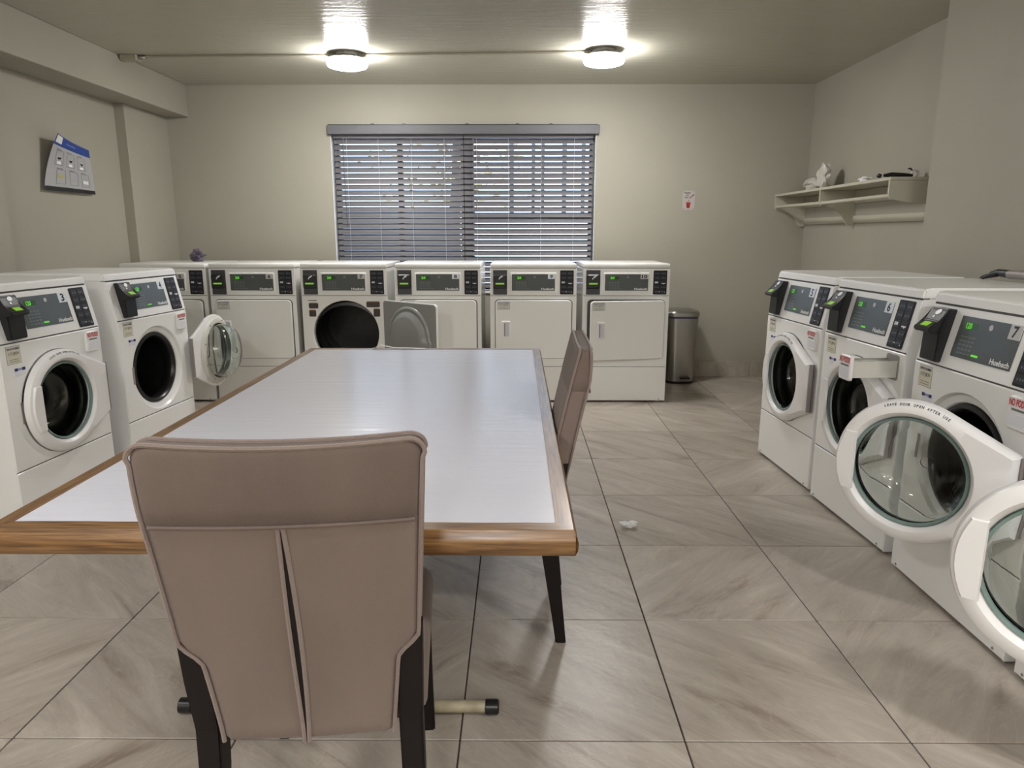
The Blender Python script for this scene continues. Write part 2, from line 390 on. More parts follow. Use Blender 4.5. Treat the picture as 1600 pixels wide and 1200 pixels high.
tree(-1.0, 11.5, 4.6, .13, 3, 'slim tree with yellow autumn leaves outside, behind the upper left blind')

# ------------------------------------------------------------------ blinds
val = tag(fin('blind_valance', box(bmesh.new(), -1.712, .735, YB-.042, YB-.002, 2.225, 2.305, bev=.004), M_slat), 'taupe grey valance board across the top of both window blinds', 'valance')
bm = bmesh.new(); box(bm, -1.70, .72, YB-.04, YB-.001, 2.3055, 2.309)
for k, nm in enumerate((-1.3, -1.02, -.45, .0, .3)): box(bm, nm-.015, nm+.015, YB-.045, YB-.002, 2.3055, 2.313)
fin('mounting_clip', bm, M_black, val)
tag(val, kind=None)
PH = .0500; TILT = R(47)
slm = {}
def blind(x0, x1, label, tilt, wandx):
    t = empty('window_blind', ((x0+x1)/2, YB+.035, 0), 0, label, 'blind', )
    wd = x1-x0
    bm = bmesh.new(); box(bm, -wd/2, wd/2, -.026, .026, 2.195, 2.242, bev=.003); fin('head_rail', bm, M_slat, t)
    # curved slat
    bm = bmesh.new(); N = 5; top = []; bot = []
    for s, x in ((0, -wd/2), (1, wd/2)):
        a = [bm.verts.new((x, -.025+.05*k/(N-1), .0025*(1-(2*k/(N-1)-1)**2)+.0012)) for k in range(N)]
        b = [bm.verts.new((x, -.025+.05*k/(N-1), .0025*(1-(2*k/(N-1)-1)**2)-.0012)) for k in range(N)]
        top.append(a); bot.append(b)
    for k in range(N-1):
        bm.faces.new([top[0][k], top[1][k], top[1][k+1], top[0][k+1]]); bm.faces.new([bot[0][k], bot[0][k+1], bot[1][k+1], bot[1][k]])
        for s in (0, 1): bm.faces.new([top[s][k], top[s][k+1], bot[s][k+1], bot[s][k]])
    for k in (0, N-1): bm.faces.new([top[0][k], bot[0][k], bot[1][k], top[1][k]])
    s0 = fin('slat', bm, M_slat, t, smooth=True)
    n = 27; z0 = 2.170
    for k in range(n):
        o = s0 if k == 0 else dupmesh(s0, 'slat', t)
        o.location = (0, 0, z0-k*PH); o.rotation_euler = (tilt+random.uniform(-.015, .015), random.uniform(-.0006, .0006), 0)
    zb = z0-n*PH
    bm = bmesh.new(); box(bm, -wd/2, wd/2, -.022, .022, zb-.008, zb+.012, bev=.003); fin('bottom_rail', bm, M_slat, t)
    for f_ in (.1, .345, .60, .855):
        bm = bmesh.new(); x = -wd/2+wd*f_
        for yy in (-.0245, .0245): tube(bm, [(x, yy, zb), (x, yy, 2.2)], .0009, 5)
        fin('ladder_cord', bm, M_cord, t)
    bm = bmesh.new(); tube(bm, [(wandx, -.034, 2.2), (wandx+.004, -.036, 1.62), (wandx+.01, -.036, 1.44)], .0042, 6); fin('tilt_wand', bm, M_slat, t)
blind(-1.672, -.4935, 'left grey slatted window blind with wand, letting in little light', R(68), -.50)
blind(-.4885, .688, 'right grey slatted window blind with bright sky between its slats', R(61), -.50)

# ------------------------------------------------------------------ ceiling lamps and conduit
def lamp(x, y, label, first=[None]):
    t = empty('ceiling_lamp', (x, y, CEIL), 0, label, 'lamp', 'round ceiling lamps')
    if first[0]:
        for c in first[0].children: dupmesh(c, c.name.split('.')[0], t)
        return t
    bm = bmesh.new(); lathe(bm, [(.085, 0), (.085, -.018), (.055, -.020), (.055, -.026), (.10, -.032), (.135, -.036), (.135, -.042)], (0, 0, 0), 'z', 8); fin('mounting_plate', bm, M_lampb, t)
    bm = bmesh.new(); lathe(bm, [(.146, -.040), (.146, -.046), (.146, -.048)], (0, 0, 0), 'z', 40); fin('trim_ring', bm, M_lampb, t, smooth=True)
    bm = bmesh.new(); lathe(bm, [(.147, -.0485), (.149, -.058), (.148, -.078), (.140, -.091), (.115, -.099), (.05, -.103)], (0, 0, 0), 'z', 40); fin('diffuser', bm, M_lamp, t, smooth=60)
    first[0] = t
    return t
LY = 5.53
lamp(-1.262, LY+.03, 'lit round ceiling lamp on the left, above the window blind\'s left end')
lamp(.628, LY-.06, 'lit round ceiling lamp on the right, above the window blind\'s right end')
lamp(-1.7, .5, 'round ceiling lamp out of view, above the near end of the table')
lamp(1.5, .4, 'round ceiling lamp out of view, above the near end of the right aisle')
for yy, nm in ((-2.0, 'first'), (-3.6, 'rearmost')):  # unseen rear rows, filled up with lamps to raise the frontal light
    for xx, sd in ((-2.1, 'left'), (-.2, 'centre'), (1.6, 'right')):
        lamp(xx, yy, 'added round ceiling lamp out of view, %s row behind the camera, %s one' % (nm, sd))
cd = empty('ceiling_conduit', (0, 0, CEIL), 0, 'thin beige surface conduit across the ceiling between lamps, ending in a small box', 'conduit')
bm = bmesh.new(); tube(bm, [(-2.80, LY+.07, -.011), (-2.0, LY+.045, -.011), (-1.27, LY+.03, -.011)], .009, 8); fin('pipe', bm, M_condt, cd, smooth=True)
bm = bmesh.new(); tube(bm, [(-1.25, LY+.03, -.011), (-.3, LY-.012, -.011), (.62, LY-.06, -.011)], .009, 8); fin('pipe', bm, M_condt, cd, smooth=True)
bm = bmesh.new(); box(bm, -2.955, -2.83, LY+.03, LY+.11, -.04, 0, bev=.005); fin('junction_box', bm, M_condt, cd)
bm = bmesh.new(); lathe(bm, [(.014, 0), (.017, .004), (.017, .05), (.013, .055)], (-2.83, LY+.07, -.016), 'x', 10); fin('connector', bm, M_brass, cd, smooth=True)

# ------------------------------------------------------------------ control parts shared by washers and dryers
W = .685
def controls(t, pt, num, numcol, ux, zr, washer, reader_col=None):
    """ux: (display u0,u1, keypad u0,u1); zr: (disp z0,z1, key z0,z1)"""
    du0, du1, ku0, ku1 = ux; dz0, dz1, kz0, kz1 = zr; dw = du1-du0; dh = dz1-dz0
    if not washer:
        bm = bmesh.new(); slab(bm, pt, du0-.011, du1+.011, dz0-.011, dz1+.011, 0, .006, r=.008, bev=.003); fin('display_bezel', bm, M_dwhite, t)
    bm = bmesh.new(); slab(bm, pt, du0, du1, dz0, dz1, 0, .0075 if not washer else .002, r=.003); dp = fin('display', bm, M_disp, t)
    e = .0083 if not washer else .0028
    bm = bmesh.new(); slab(bm, pt, du0+.10*dw, du0+.32*dw, dz0+.70*dh, dz0+.87*dh, e-.001, e, ); fin('digit_window', bm, M_gbox, dp)
    bm = bmesh.new(); text(bm, pt, '120' if washer else '20', du0+.12*dw, du0+.22*dw, dz0+.71*dh, dz0+.86*dh, e+.0006, True); fin_text('digits', bm, M_digit, dp)
    bm = bmesh.new()
    for r_ in range(5):
        for k in range(4 if r_ else 5):
            a = du0+(.09+.065*k)*dw
            slab(bm, pt, a, a+.045*dw, dz0+(.10+.10*r_)*dh, dz0+(.135+.10*r_)*dh, e-.001, e)
    fin('indicator_print', bm, M_faint, dp)['kind'] = 'stuff'
    if washer:
        bm = bmesh.new(); slab(bm, pt, du0+.36*dw, du0+.47*dw, dz0+.10*dh, dz0+.15*dh, e-.001, e+.0004, r=.002); fin('start_light', bm, M_digit, dp)
    # small round pale mark
    bm = bmesh.new(); c = (du0+.53*dw, dz0+.83*dh)
    V = [bm.verts.new(pt(c[0]+.010*math.cos(6.283*k/12), c[1]+.010*math.sin(6.283*k/12), e+.0003)) for k in range(12)]; bm.faces.new(V)
    fin('round_mark', bm, M_faint if not washer else M_numg, dp)
    bm = bmesh.new(); text(bm, pt, 'Huebsch', du0+.68*dw, du0+.98*dw, dz0+.045*dh, dz0+.175*dh, e+.0005, True); fin_text('lettering', bm, M_print, dp)
    # number plate
    nw = .055 if len(num) < 2 else .06; n1 = du1-.001; n0 = n1-nw; nz1 = dz1+.0; nz0 = nz1-(.047 if washer else .036)
    bm = bmesh.new(); slab(bm, pt, n0, n1, nz0, nz1, e-.001, e+.0012); npl = fin('number_plate', bm, numcol, dp)
    npl['label'] = 'pale plate with black number %s' % num
    tw = .024 if len(num) < 2 else .044
    m_ = (n0+n1)/2
    bm = bmesh.new(); text(bm, pt, num, m_-tw/2, m_+tw/2, nz0+.005, nz1-.004, e+.0018, True); fin_text('number', bm, M_ink, dp)
    # keypad
    bm = bmesh.new(); slab(bm, pt, ku0, ku1, kz0, kz1, 0, .003, r=.006); kp = fin('keypad', bm, M_key, t)
    kw = ku1-ku0; kh = kz1-kz0
    bm = bmesh.new()
    for r_ in range(5):
        z = kz0+kh*(.045+.19*r_)
        slab(bm, pt, ku0+.07*kw, ku0+.48*kw, z, z+.15*kh, .003, .0045, r=.004); slab(bm, pt, ku0+.53*kw, ku0+.93*kw, z, z+.15*kh, .003, .0045, r=.004)
    fin('button', bm, M_btn, kp)['kind'] = 'stuff'
    bm = bmesh.new(); z = kz0+kh*.47
    for a in (.12, .2, .28): slab(bm, pt, ku0+a*kw, ku0+(a+.055)*kw, z, z+.07*kh, .0045, .005)
    slab(bm, pt, ku0+.6*kw, ku0+.88*kw, z-.02*kh, z+.01*kh, .0045, .005); slab(bm, pt, ku0+.72*kw, ku0+.8*kw, z-.04*kh, z, .0045, .005)
    slab(bm, pt, ku0+.45*kw, ku0+.5*kw, kz0+.1*kh, kz0+.125*kh, .003, .005); slab(bm, pt, ku0+.84*kw, ku0+.88*kw, kz0+.07*kh, kz0+.09*kh, .0045, .005)
    fin('keypad_symbol', bm, M_print, kp)['kind'] = 'stuff'
    bm = bmesh.new()
    for r_ in range(5):
        z = kz0+kh*(.045+.19*r_)
        for a in (.14, .25, .36, .60, .71, .82):
            if r_ == 2: continue
            slab(bm, pt, ku0+a*kw, ku0+(a+.05)*kw, z+.05*kh, z+.09*kh, .0045, .0049)
    fin('keypad_legend', bm, M_btnm, kp)['kind'] = 'stuff'
def service_sticker(t, pt, u0, u1, z0, z1, d, back=M_stick, seed=0):
    h = z1-z0; w_ = u1-u0
    bm = bmesh.new(); slab(bm, pt, u0-.0015, u1+.0015, z0-.0015, z1+.0015, d-.0004, d+.0003); s = fin('sticker', bm, M_faint, t)
    bm = bmesh.new(); slab(bm, pt, u0, u1, z0, z1, d, d+.0007); fin('sticker_face', bm, back, s)
    bm = bmesh.new(); text(bm, pt, 'SERVICE NUMBER', u0+.05*w_, u1-.05*w_, z0+.80*h, z0+.92*h, d+.0012, True); fin_text('lettering', bm, M_blue, s)
    bm = bmesh.new(); text(bm, pt, '117-JKN', u0+.12*w_, u1-.12*w_, z0+.45*h, z0+.68*h, d+.0012, True)
    for k in range(2): slab(bm, pt, u0+.15*w_, u1-.15*w_, z0+(.1+.12*k)*h, z0+(.13+.12*k)*h, d+.0006, d+.0011)
    fin_text('number_print', bm, M_faint, s)

# ------------------------------------------------------------------ dryers
def dryer(x, num, ncol, label, rz=0, door=0, coin=True):
    t = empty('dryer', (x, 5.575, 0), rz, label, 'dryer', 'numbered dryers along the window wall')
    H = 1.118; DP = .70; pt = ident
    bm = bmesh.new()
    prof = [(.004, .012), (DP, .012), (DP, 1.08), (.004, 1.08)]
    for a, b in ((0, .006), (W-.006, W)): prism(bm, prof, 'x', a, b)
    box(bm, .006, W-.006, DP-.006, DP, .012, 1.08); box(bm, .006, W-.006, .02, DP-.006, .012, .02)
    for a in (.05, W-.05):
        for b in (.06, DP-.06): lathe(bm, [(.02, 0), (.02, .012)], (a, b, 0), 'z', 10)
    fin('cabinet', bm, M_dwhite, t)
    bm = bmesh.new(); box(bm, .002, W-.002, -.001, DP, 1.083, H, bev=.008, seg=2); fin('top_lid', bm, M_dwhite, t, smooth=30)
    bm = bmesh.new(); box(bm, .002, W-.002, 0, .02, .868, 1.081, bev=.004); fin('control_panel', bm, M_dwhite, t)
    for a, b in ((.290, .302), (.862, .872), (1.076, 1.086)):
        bm = bmesh.new(); box(bm, .006, W-.006, .004, .019, a, b); fin('seam', bm, M_seam, t)
    # front panel with opening
    c = (.345, .565); Rr = .262
    def outl(a):
        # rectangle u 0..W z .298...865
        dx, dz = math.cos(a), math.sin(a); s = []
        if dx > 1e-6: s.append((W-.002-c[0])/dx)
        if dx < -1e-6: s.append((.002-c[0])/dx)
        if dz > 1e-6: s.append((.865-c[1])/dz)
        if dz < -1e-6: s.append((.298-c[1])/dz)
        return min(s)
    angs = sorted([2*math.pi*k/48 for k in range(48)] + [math.atan2(z-c[1], u-c[0]) % (2*math.pi) for u in (.002, W-.002) for z in (.298, .865)])
    bm = bmesh.new(); n = len(angs)
    def rin(a):
        r = Rr
        if math.sin(a) < 0: r = min(r, .17/max(1e-6, -math.sin(a)))
        return r
    rows = []
    for rf, y in ((rin, .05), (rin, .004), (lambda a: rin(a)+.006, 0), (lambda a: outl(a), 0), (lambda a: outl(a), .02)):
        rows.append([bm.verts.new((c[0]+rf(a)*math.cos(a), y, c[1]+rf(a)*math.sin(a))) for a in angs])
    for A, B in zip(rows, rows[1:]):
        for k in range(n): bm.faces.new([A[k], A[(k+1) % n], B[(k+1) % n], B[k]])
    fin('front_panel', bm, M_dwhite, t, smooth=30)
    bm = bmesh.new(); box(bm, .002, W-.002, 0, .02, .014, .294, bev=.003)
    fin('lower_panel', bm, M_dwhite, t)
    bm = bmesh.new()
    for a in (.04, W-.05): lathe(bm, [(.005, -.002), (.005, .002)], (a, 0, .026), 'y', 8)
    fin('screw', bm, M_hinge, t)
    # drum
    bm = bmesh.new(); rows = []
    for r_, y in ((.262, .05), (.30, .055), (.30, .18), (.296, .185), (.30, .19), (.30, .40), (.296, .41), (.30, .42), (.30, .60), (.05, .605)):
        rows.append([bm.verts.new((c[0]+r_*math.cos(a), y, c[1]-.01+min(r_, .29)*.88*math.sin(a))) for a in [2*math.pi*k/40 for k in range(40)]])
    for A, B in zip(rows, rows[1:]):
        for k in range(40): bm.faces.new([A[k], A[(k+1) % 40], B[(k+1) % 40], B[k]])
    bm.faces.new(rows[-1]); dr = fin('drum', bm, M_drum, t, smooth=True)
    if door > 90:
        bm = bmesh.new(); slab(bm, lambda u, z, d: Vector((u, .598-d, z)), .30, .44, .66, .80, 0, .01, r=.03); fin('air_grille', bm, M_black, dr)
        for u0, u1, z0, z1 in ((.055, .130, .765, .81), (.055, .11, .70, .755), (.515, .622, .775, .822), (.57, .622, .70, .765)):
            bm = bmesh.new(); slab(bm, pt, u0, u1, z0, z1, .0005, .0022, r=.01)
            o = fin('caution_label', bm, mat('label_brown', (.05, .035, .03), .5), t)
            bm = bmesh.new(); slab(bm, pt, u0+.004, u1-.004, z1-.006, z1-.003, .0022, .003); fin('label_line', bm, mat('label_orange', (.45, .2, .08), .5), o)
        bm = bmesh.new(); slab(bm, pt, .05, .12, .825, .832, .0005, .0015); fin('catch_print', bm, M_faint, t)
    controls(t, pt, num, ncol, (.172, .512, .553, .66), (.908, 1.036, .878, 1.066), False)
    # coin reader
    bm = bmesh.new(); slab(bm, pt, .024, .134, .876, 1.068, 0, .006, r=.003); cr = fin('card_reader', bm, mat('reader_plate', (.05, .05, .055), .4), t)
    bm = bmesh.new(); slab(bm, pt, .026, .130, .925, 1.035, .006, .028, r=.012, bev=.008); hd = fin('reader_head', bm, M_blackg, cr)
    bm = bmesh.new(); slab(bm, pt, .045, .112, .958, .970, .028, .0295, r=.002); fin('lcd', bm, M_lcd, cr)
    bm = bmesh.new(); slab(bm, pt, .038, .118, .940, .9435, .028, .0305); fin('card_slot', bm, M_btn, cr)
    bm = bmesh.new(); V = [bm.verts.new(pt(.088+.014*math.cos(a)+.006*math.sin(a), 1.017+.009*math.sin(a)+.005*math.cos(a), .0292)) for a in [6.283*k/14 for k in range(14)]]; bm.faces.new(V)
    V = [bm.verts.new(pt(.073+.005*math.cos(a), 1.002+.005*math.sin(a), .0292)) for a in [6.283*k/10 for k in range(10)]]; bm.faces.new(V)
    fin('reader_symbol', bm, M_print, cr)
    # door, hinged at right
    hu = .648; du0 = .043
    def dpt(u, z, d): return Vector((u-hu, -d, z))
    bm = bmesh.new(); slab(bm, dpt, du0, hu-.002, .366, .832, .004, .026, r=.028, n=5, bev=.003)
    dr = fin('door', bm, M_dwhite, t, smooth=30); dr.location = (hu, .002, 0); dr.rotation_euler = (0, 0, R(door))
    bm = bmesh.new(); slab(bm, pt, du0-.006, hu+.006, .360, .838, 0, .0025, r=.032, n=5)
    if door < 20:
        fin('door_gap_shade', bm, M_seam, t)  # dark plate drawn as the shadow gap round the closed door
    else: bm.free()
    bm = bmesh.new()
    slab(bm, dpt, .090, .159, .530, .668, .026, .033, r=.008, bev=.003); hn = fin('handle', bm, M_plastic, dr)
    bm = bmesh.new(); slab(bm, dpt, .110, .150, .545, .655, .033, .0335, r=.006); fin('handle_recess_tone', bm, mat('recess_shade_grey', (.58, .59, .63), .4), dr)  # flat plate; the shading of the recess is only its grey colour
    bm = bmesh.new(); slab(bm, dpt, .111, .119, .548, .652, .0335, .0338); fin('recess_edge_shade', bm, mat('recess_shade_dark', (.22, .22, .22), .5), dr)  # dark strip painting the shade along the recess edge
    service_sticker(dr, dpt, .058, .155, .762, .820, .026, M_shade)
    if door > 20:
        # inner liner of the door
        bm = bmesh.new(); slab(bm, lambda u, z, d: Vector((u-hu, d, z)), du0+.004, hu-.006, .37, .828, -.004, .004, r=.024, n=5); fin('liner', bm, M_zinc, dr, smooth=30)
        bm = bmesh.new(); cc = (.345, .565); n = 56
        def ring(rad, y):
            out = []
            for k in range(n):
                a = 2*math.pi*k/n; r_ = rad
                if math.sin(a) < 0: r_ = min(rad*1.15, (.165-(.235-rad))/max(1e-6, -math.sin(a)), rad+.02)
                out.append(bm.verts.new((cc[0]+r_*math.cos(a)-hu, y, cc[1]+r_*math.sin(a))))
            return out
        rows = [ring(.235, .004), ring(.228, .014), ring(.214, .018), ring(.205, .012), ring(.19, .020), ring(.165, .044), ring(.15, .048)]
        for A, B in zip(rows, rows[1:]):
            for k in range(n): bm.faces.new([A[k], A[(k+1) % n], B[(k+1) % n], B[k]])
        bm.faces.new(rows[-1]); fin('liner_bulge', bm, M_zinc, dr, smooth=50)
    return t
dryer(-3.150, '5', M_numg, 'white dryer numbered 5 in the left corner, crumpled cloth on its top')
dryer(-2.443, '6', M_numg, 'white dryer numbered 6 with closed door, behind the open washer door')
dryer(-1.716, '7', M_numg, 'white dryer numbered 7 with its door wide open showing the dark drum', door=140)
dryer(-.970, '8', M_numw, 'white dryer numbered 8 with closed door, partly behind the open grey-lined door')
dryer(-.214, '9', M_numw, 'white dryer numbered 9 with closed door, behind the far chair')
dryer(.521, '10', M_numg, 'white dryer numbered 10 with its door ajar, beside the steel bin', door=9)

# ------------------------------------------------------------------ front-load washers
S0 = .045; ZC0, ZC1 = .871, 1.086
def slope(u, z, d):
    k = (z-ZC0)/(ZC1-ZC0); nrm = Vector((0, -(ZC1-ZC0), S0)).normalized()
    return Vector((u, S0*k, z)) + nrm*d
def washer(loc, rz, num, ncol, label, door=0, drawer=0, seed=0):
    t = empty('front_load_washer', loc, rz, label, 'washer', 'front-load washers in the side rows')
    DP = .72; pt = ident; pc = slope; c = (.335, .555); RO = .212
    bm = bmesh.new(); prof = [(.004, .012), (DP, .012), (DP, 1.09), (S0+.004, 1.09), (.006, .868)]
    for a, b in ((0, .006), (W-.006, W)): prism(bm, prof, 'x', a, b)
    box(bm, .006, W-.006, DP-.006, DP, .012, 1.09); box(bm, .006, W-.006, .03, DP-.006, .012, .02)
    for a in (.05, W-.05):
        for b in (.06, DP-.06): lathe(bm, [(.02, 0), (.02, .012)], (a, b, 0), 'z', 10)
    fin('cabinet', bm, M_white, t)
    bm = bmesh.new(); poly = [(S0-.001, ZC1+.003), (DP, ZC1+.003), (DP, 1.132), (S0+.025, 1.135), (S0+.005, 1.128)]
    prism(bm, poly, 'x', .001, W-.001, bev=.006); fin('top_lid', bm, M_white, t, smooth=30)
    bm = bmesh.new(); poly = [(0, ZC0), (.03, ZC0), (S0+.03, ZC1), (S0, ZC1)]
    prism(bm, poly, 'x', .0015, W-.0015, bev=.004); fin('control_panel', bm, M_white, t, smooth=30)
    for a in ((.006, W-.006, .004, .02, .862, .875), (.006, W-.006, .004, .02, .284, .296), (.006, W-.006, S0+.005, S0+.03, 1.08, 1.094)):
        bm = bmesh.new(); box(bm, *a); fin('seam', bm, M_seam, t)
    bm = bmesh.new(); box(bm, .0015, W-.0015, 0, .02, .014, .287, bev=.004); fin('lower_panel', bm, M_white, t)
    bm = bmesh.new()
    for a in (.04, W-.05): lathe(bm, [(.005, -.002), (.005, .002)], (a, 0, .028), 'y', 8)
    fin('screw', bm, M_hinge, t)
    # front panel with round opening, softly dished rim
    bm = bmesh.new(); u0, u1, z0, z1 = .0015, W-.0015, .291, .868
    def outl(a, ins=0):
        dx, dz = math.cos(a), math.sin(a); s = []
        if dx > 1e-6: s.append((u1-ins-c[0])/dx)
        if dx < -1e-6: s.append((u0+ins-c[0])/dx)
        if dz > 1e-6: s.append((z1-ins-c[1])/dz)
        if dz < -1e-6: s.append((z0+ins-c[1])/dz)
        return min(s)
    angs = sorted([2*math.pi*k/56 for k in range(56)] + [math.atan2(z-c[1], u-c[0]) % (2*math.pi) for u in (u0, u1) for z in (z0, z1)])
    n = len(angs); rows = []
    for rf, y in ((lambda a: RO, .06), (lambda a: RO, .03), (lambda a: RO+.006, .022), (lambda a: RO+.03, .014), (lambda a: RO+.036, .004), (lambda a: RO+.040, 0), (lambda a: outl(a, .004), 0), (lambda a: outl(a), .004), (lambda a: outl(a), .02)):
        rows.append([bm.verts.new((c[0]+rf(a)*math.cos(a), y, c[1]+rf(a)*math.sin(a))) for a in angs])
    for A, B in zip(rows, rows[1:]):
        for k in range(n): bm.faces.new([A[k], A[(k+1) % n], B[(k+1) % n], B[k]])
    fin('front_panel', bm, M_white, t, smooth=30)
    bm = bmesh.new(); lathe(bm, [(.214, .028), (.208, .018), (.196, .016), (.186, .026), (.182, .05), (.19, .075), (.214, .08)], (c[0], 0, c[1]), 'y', 48, closed=True); fin('door_gasket', bm, M_rubber, t, smooth=True)
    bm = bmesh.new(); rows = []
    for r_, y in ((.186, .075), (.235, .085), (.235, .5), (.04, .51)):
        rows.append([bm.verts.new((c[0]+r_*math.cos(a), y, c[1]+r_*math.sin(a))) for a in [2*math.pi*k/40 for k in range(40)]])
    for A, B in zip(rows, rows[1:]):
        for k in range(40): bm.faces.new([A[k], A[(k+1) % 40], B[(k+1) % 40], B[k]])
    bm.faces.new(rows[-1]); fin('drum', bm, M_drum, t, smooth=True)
    bm = bmesh.new(); slab(bm, pt, .080, .096, .50, .60, .0005, .002); fin('latch', bm, M_hinge, t)
    controls(t, pc, num, ncol, (.198, .508, .540, .648), (.918, 1.062, .882, 1.078), True)
    # card reader: dark wedge leaning out of the panel
    bm = bmesh.new()
    prof = [(.004, .884), (S0+.002, 1.078), (S0-.035, 1.080), (S0-.068, 1.035), (S0-.104, 1.012), (S0-.100, .998), (S0-.070, .992), (-.004, .886)]
    prof = [(S0*(z-ZC0)/(ZC1-ZC0) if i < 2 else y, z) for i, (y, z) in enumerate(prof)]
    body = [prof[0], prof[1], (S0-.035, 1.080), (S0-.062, 1.0), (-.022, .888)]
    prism(bm, body, 'x', .060, .158, bev=.003); cr = fin('card_reader', bm, M_black, t)
    bm = bmesh.new(); prism(bm, [(S0-.030, 1.084), (S0-.060, 1.034), (S0-.098, 1.008), (S0-.094, .993), (S0-.050, .988), (S0-.020, 1.02)], 'x', .050, .152, bev=.004); fin('reader_head', bm, M_blackg, cr)
    # slanted faces: upper with symbol, lower with lcd
    a0, a1 = Vector((0, S0-.060, 1.034)), Vector((0, S0-.030, 1.084)); b0, b1 = Vector((0, S0-.098, 1.008)), Vector((0, S0-.060, 1.034))
    def fpt(p0, p1):
        e = (p1-p0); nn = Vector((0, -e.z, e.y)).normalized()
        return lambda u, s, d: Vector((u, 0, 0)) + p0 + e*s + nn*(d+.0012)
    bm = bmesh.new(); slab(bm, fpt(b0, b1), .082, .124, .25, .75, 0, .0012); fin('lcd', bm, M_lcd, cr)
    f = fpt(a0, a1); bm = bmesh.new()
    bm.faces.new([bm.verts.new(f(.110+.015*math.cos(a)+.004*math.sin(a), .62+.2*math.sin(a), .0006)) for a in [6.283*k/14 for k in range(14)]])
    bm.faces.new([bm.verts.new(f(.100+.006*math.cos(a), .26+.09*math.sin(a), .0006)) for a in [6.283*k/10 for k in range(10)]])
    fin('reader_symbol', bm, M_print, cr)
    service_sticker(t, pt, .042, .122, .780, .857, .0004)
    bm = bmesh.new(); slab(bm, pt, .075, .138, .722, .757, .0003, .0011); s2 = fin('small_sticker', bm, M_sticklt, t)
    bm = bmesh.new(); slab(bm, pt, .075, .093, .744, .757, .0011, .0016); slab(bm, pt, .119, .138, .744, .757, .0011, .0016)
    text(bm, pt, 'NOTICE', .095, .117, .746, .755, .0015, True); fin('sticker_print', bm, M_blue, s2)
    # detergent drawer
    dy = -drawer
    def wpt(u, z, d): return Vector((u, dy-d, z))
    dw = empty('detergent_drawer', (0, 0, 0)); dw.parent = t
    bm = bmesh.new(); slab(bm, wpt, .556, .648, .752, .857, .0005, .014, r=.012, bev=.004); df = fin('drawer_front', bm, M_plastic, dw, smooth=30)
    bm = bmesh.new(); slab(bm, wpt, .570, .640, .765, .802, .014, .0145, r=.01); fin('grip_recess_tone', bm, mat('recess_highlight', (.74, .76, .82), .25), dw)  # flat plate; highlights in the grip are put into its pale colour
    bm = bmesh.new(); text(bm, wpt, 'NO PODS!!', .562, .644, .826, .850, .0152, True); fin_text('lettering', bm, M_red, dw)
    bm = bmesh.new(); slab(bm, wpt, .574, .634, .812, .819, .014, .0146); fin('lettering_line', bm, M_faint, dw)
    if drawer > 0:
        bm = bmesh.new(); L0 = dy+.0; L1 = .02
        box(bm, .566, .570, L0, L1, .765, .835); box(bm, .634, .638, L0, L1, .765, .835); box(bm, .570, .634, L0, L1, .765, .769)
        box(bm, .598, .602, L0, L1, .769, .825); box(bm, .570, .634, L0+.06, L0+.064, .769, .83)
        box(bm, .563, .570, L0, L1, .828, .835); box(bm, .634, .641, L0, L1, .828, .835)
        fin('drawer_tray', bm, M_shade, dw)
        bm = bmesh.new(); slab(bm, pt, .556, .648, .752, .857, .0003, .002, r=.012); fin('drawer_slot', bm, mat('slot_grey', (.30, .30, .29), .5), t)
    # door, hinge line near the right edge
    hu = .655; dc = (c[0]-hu, c[1]); RB = .25; hx = -.003; hz = .128
    dr = empty('door', (hu, -.004 if door < 120 else -.046, 0), R(door)); dr.parent = t
    # outline: circle joined by tangents to a straight hinge edge
    def rout(a):
        dx, dz = math.cos(a), math.sin(a); best = RB
        px, pz = hx-dc[0], hz                      # corner
        if dx > 0:
            dist = math.hypot(px, pz); phi = math.atan2(pz, px); th = phi+math.acos(RB/dist)
            aa = abs(math.atan2(dz, dx))
            if aa <= phi: best = px/dx
            elif aa < th:                       # tangent line between circle point at angle th and corner
                best = RB/math.cos(th-aa)
        return best
    phi = math.atan2(hz, hx-dc[0]); th = phi+math.acos(RB/math.hypot(hx-dc[0], hz))
    angs = sorted([2*math.pi*k/72 for k in range(72)] + [phi, -phi % (2*math.pi), th, -th % (2*math.pi)]); n = len(angs)
    bm = bmesh.new(); rows = []
    for fo, ri, y in ((0, .187, 0), (0, .187, -.012), (0, .194, -.030), (0, .206, -.040), (-.022, 0, -.040), (-.007, 0, -.030), (0, 0, -.012), (-.002, 0, -.003), (-.02, 0, 0)):
        row = []
        for a in angs:
            r_ = ri if ri else rout(a)+fo
            yy = y
            row.append(bm.verts.new((dc[0]+r_*math.cos(a), yy, dc[1]+r_*math.sin(a))))
        rows.append(row)
    rows.append(rows[0])
    for A, B in zip(rows, rows[1:]):
        for k in range(n): bm.faces.new([A[k], A[(k+1) % n], B[(k+1) % n], B[k]])
    fin('door_ring', bm, M_plastic, dr, smooth=35)
    # inner bezel with screws
    bm = bmesh.new(); lathe(bm, [(.190, .001), (.190, .022), (.205, .024), (.222, .018), (.230, .001)], (dc[0], 0, dc[1]), 'y', 56, closed=True); fin('inner_ring', bm, M_shade, dr, smooth=40)
    bm = bmesh.new(); lathe(bm, [(.178, -.016), (.178, -.024), (.1865, -.028), (.1868, -.010)], (dc[0], 0, dc[1]), 'y', 56, closed=True); fin('glass_rim', bm, M_tint, dr, smooth=40)
    # glass bowl (thin double wall)
    bm = bmesh.new()
    o_ = [(.186, -.004), (.184, .02), (.178, .07), (.165, .105), (.135, .128), (.08, .138), (.02, .140)]
    i_ = [(r_-.006, y-.005) for r_, y in o_]; i_[-1] = (.02, .134); i_[0] = (.178, -.006)
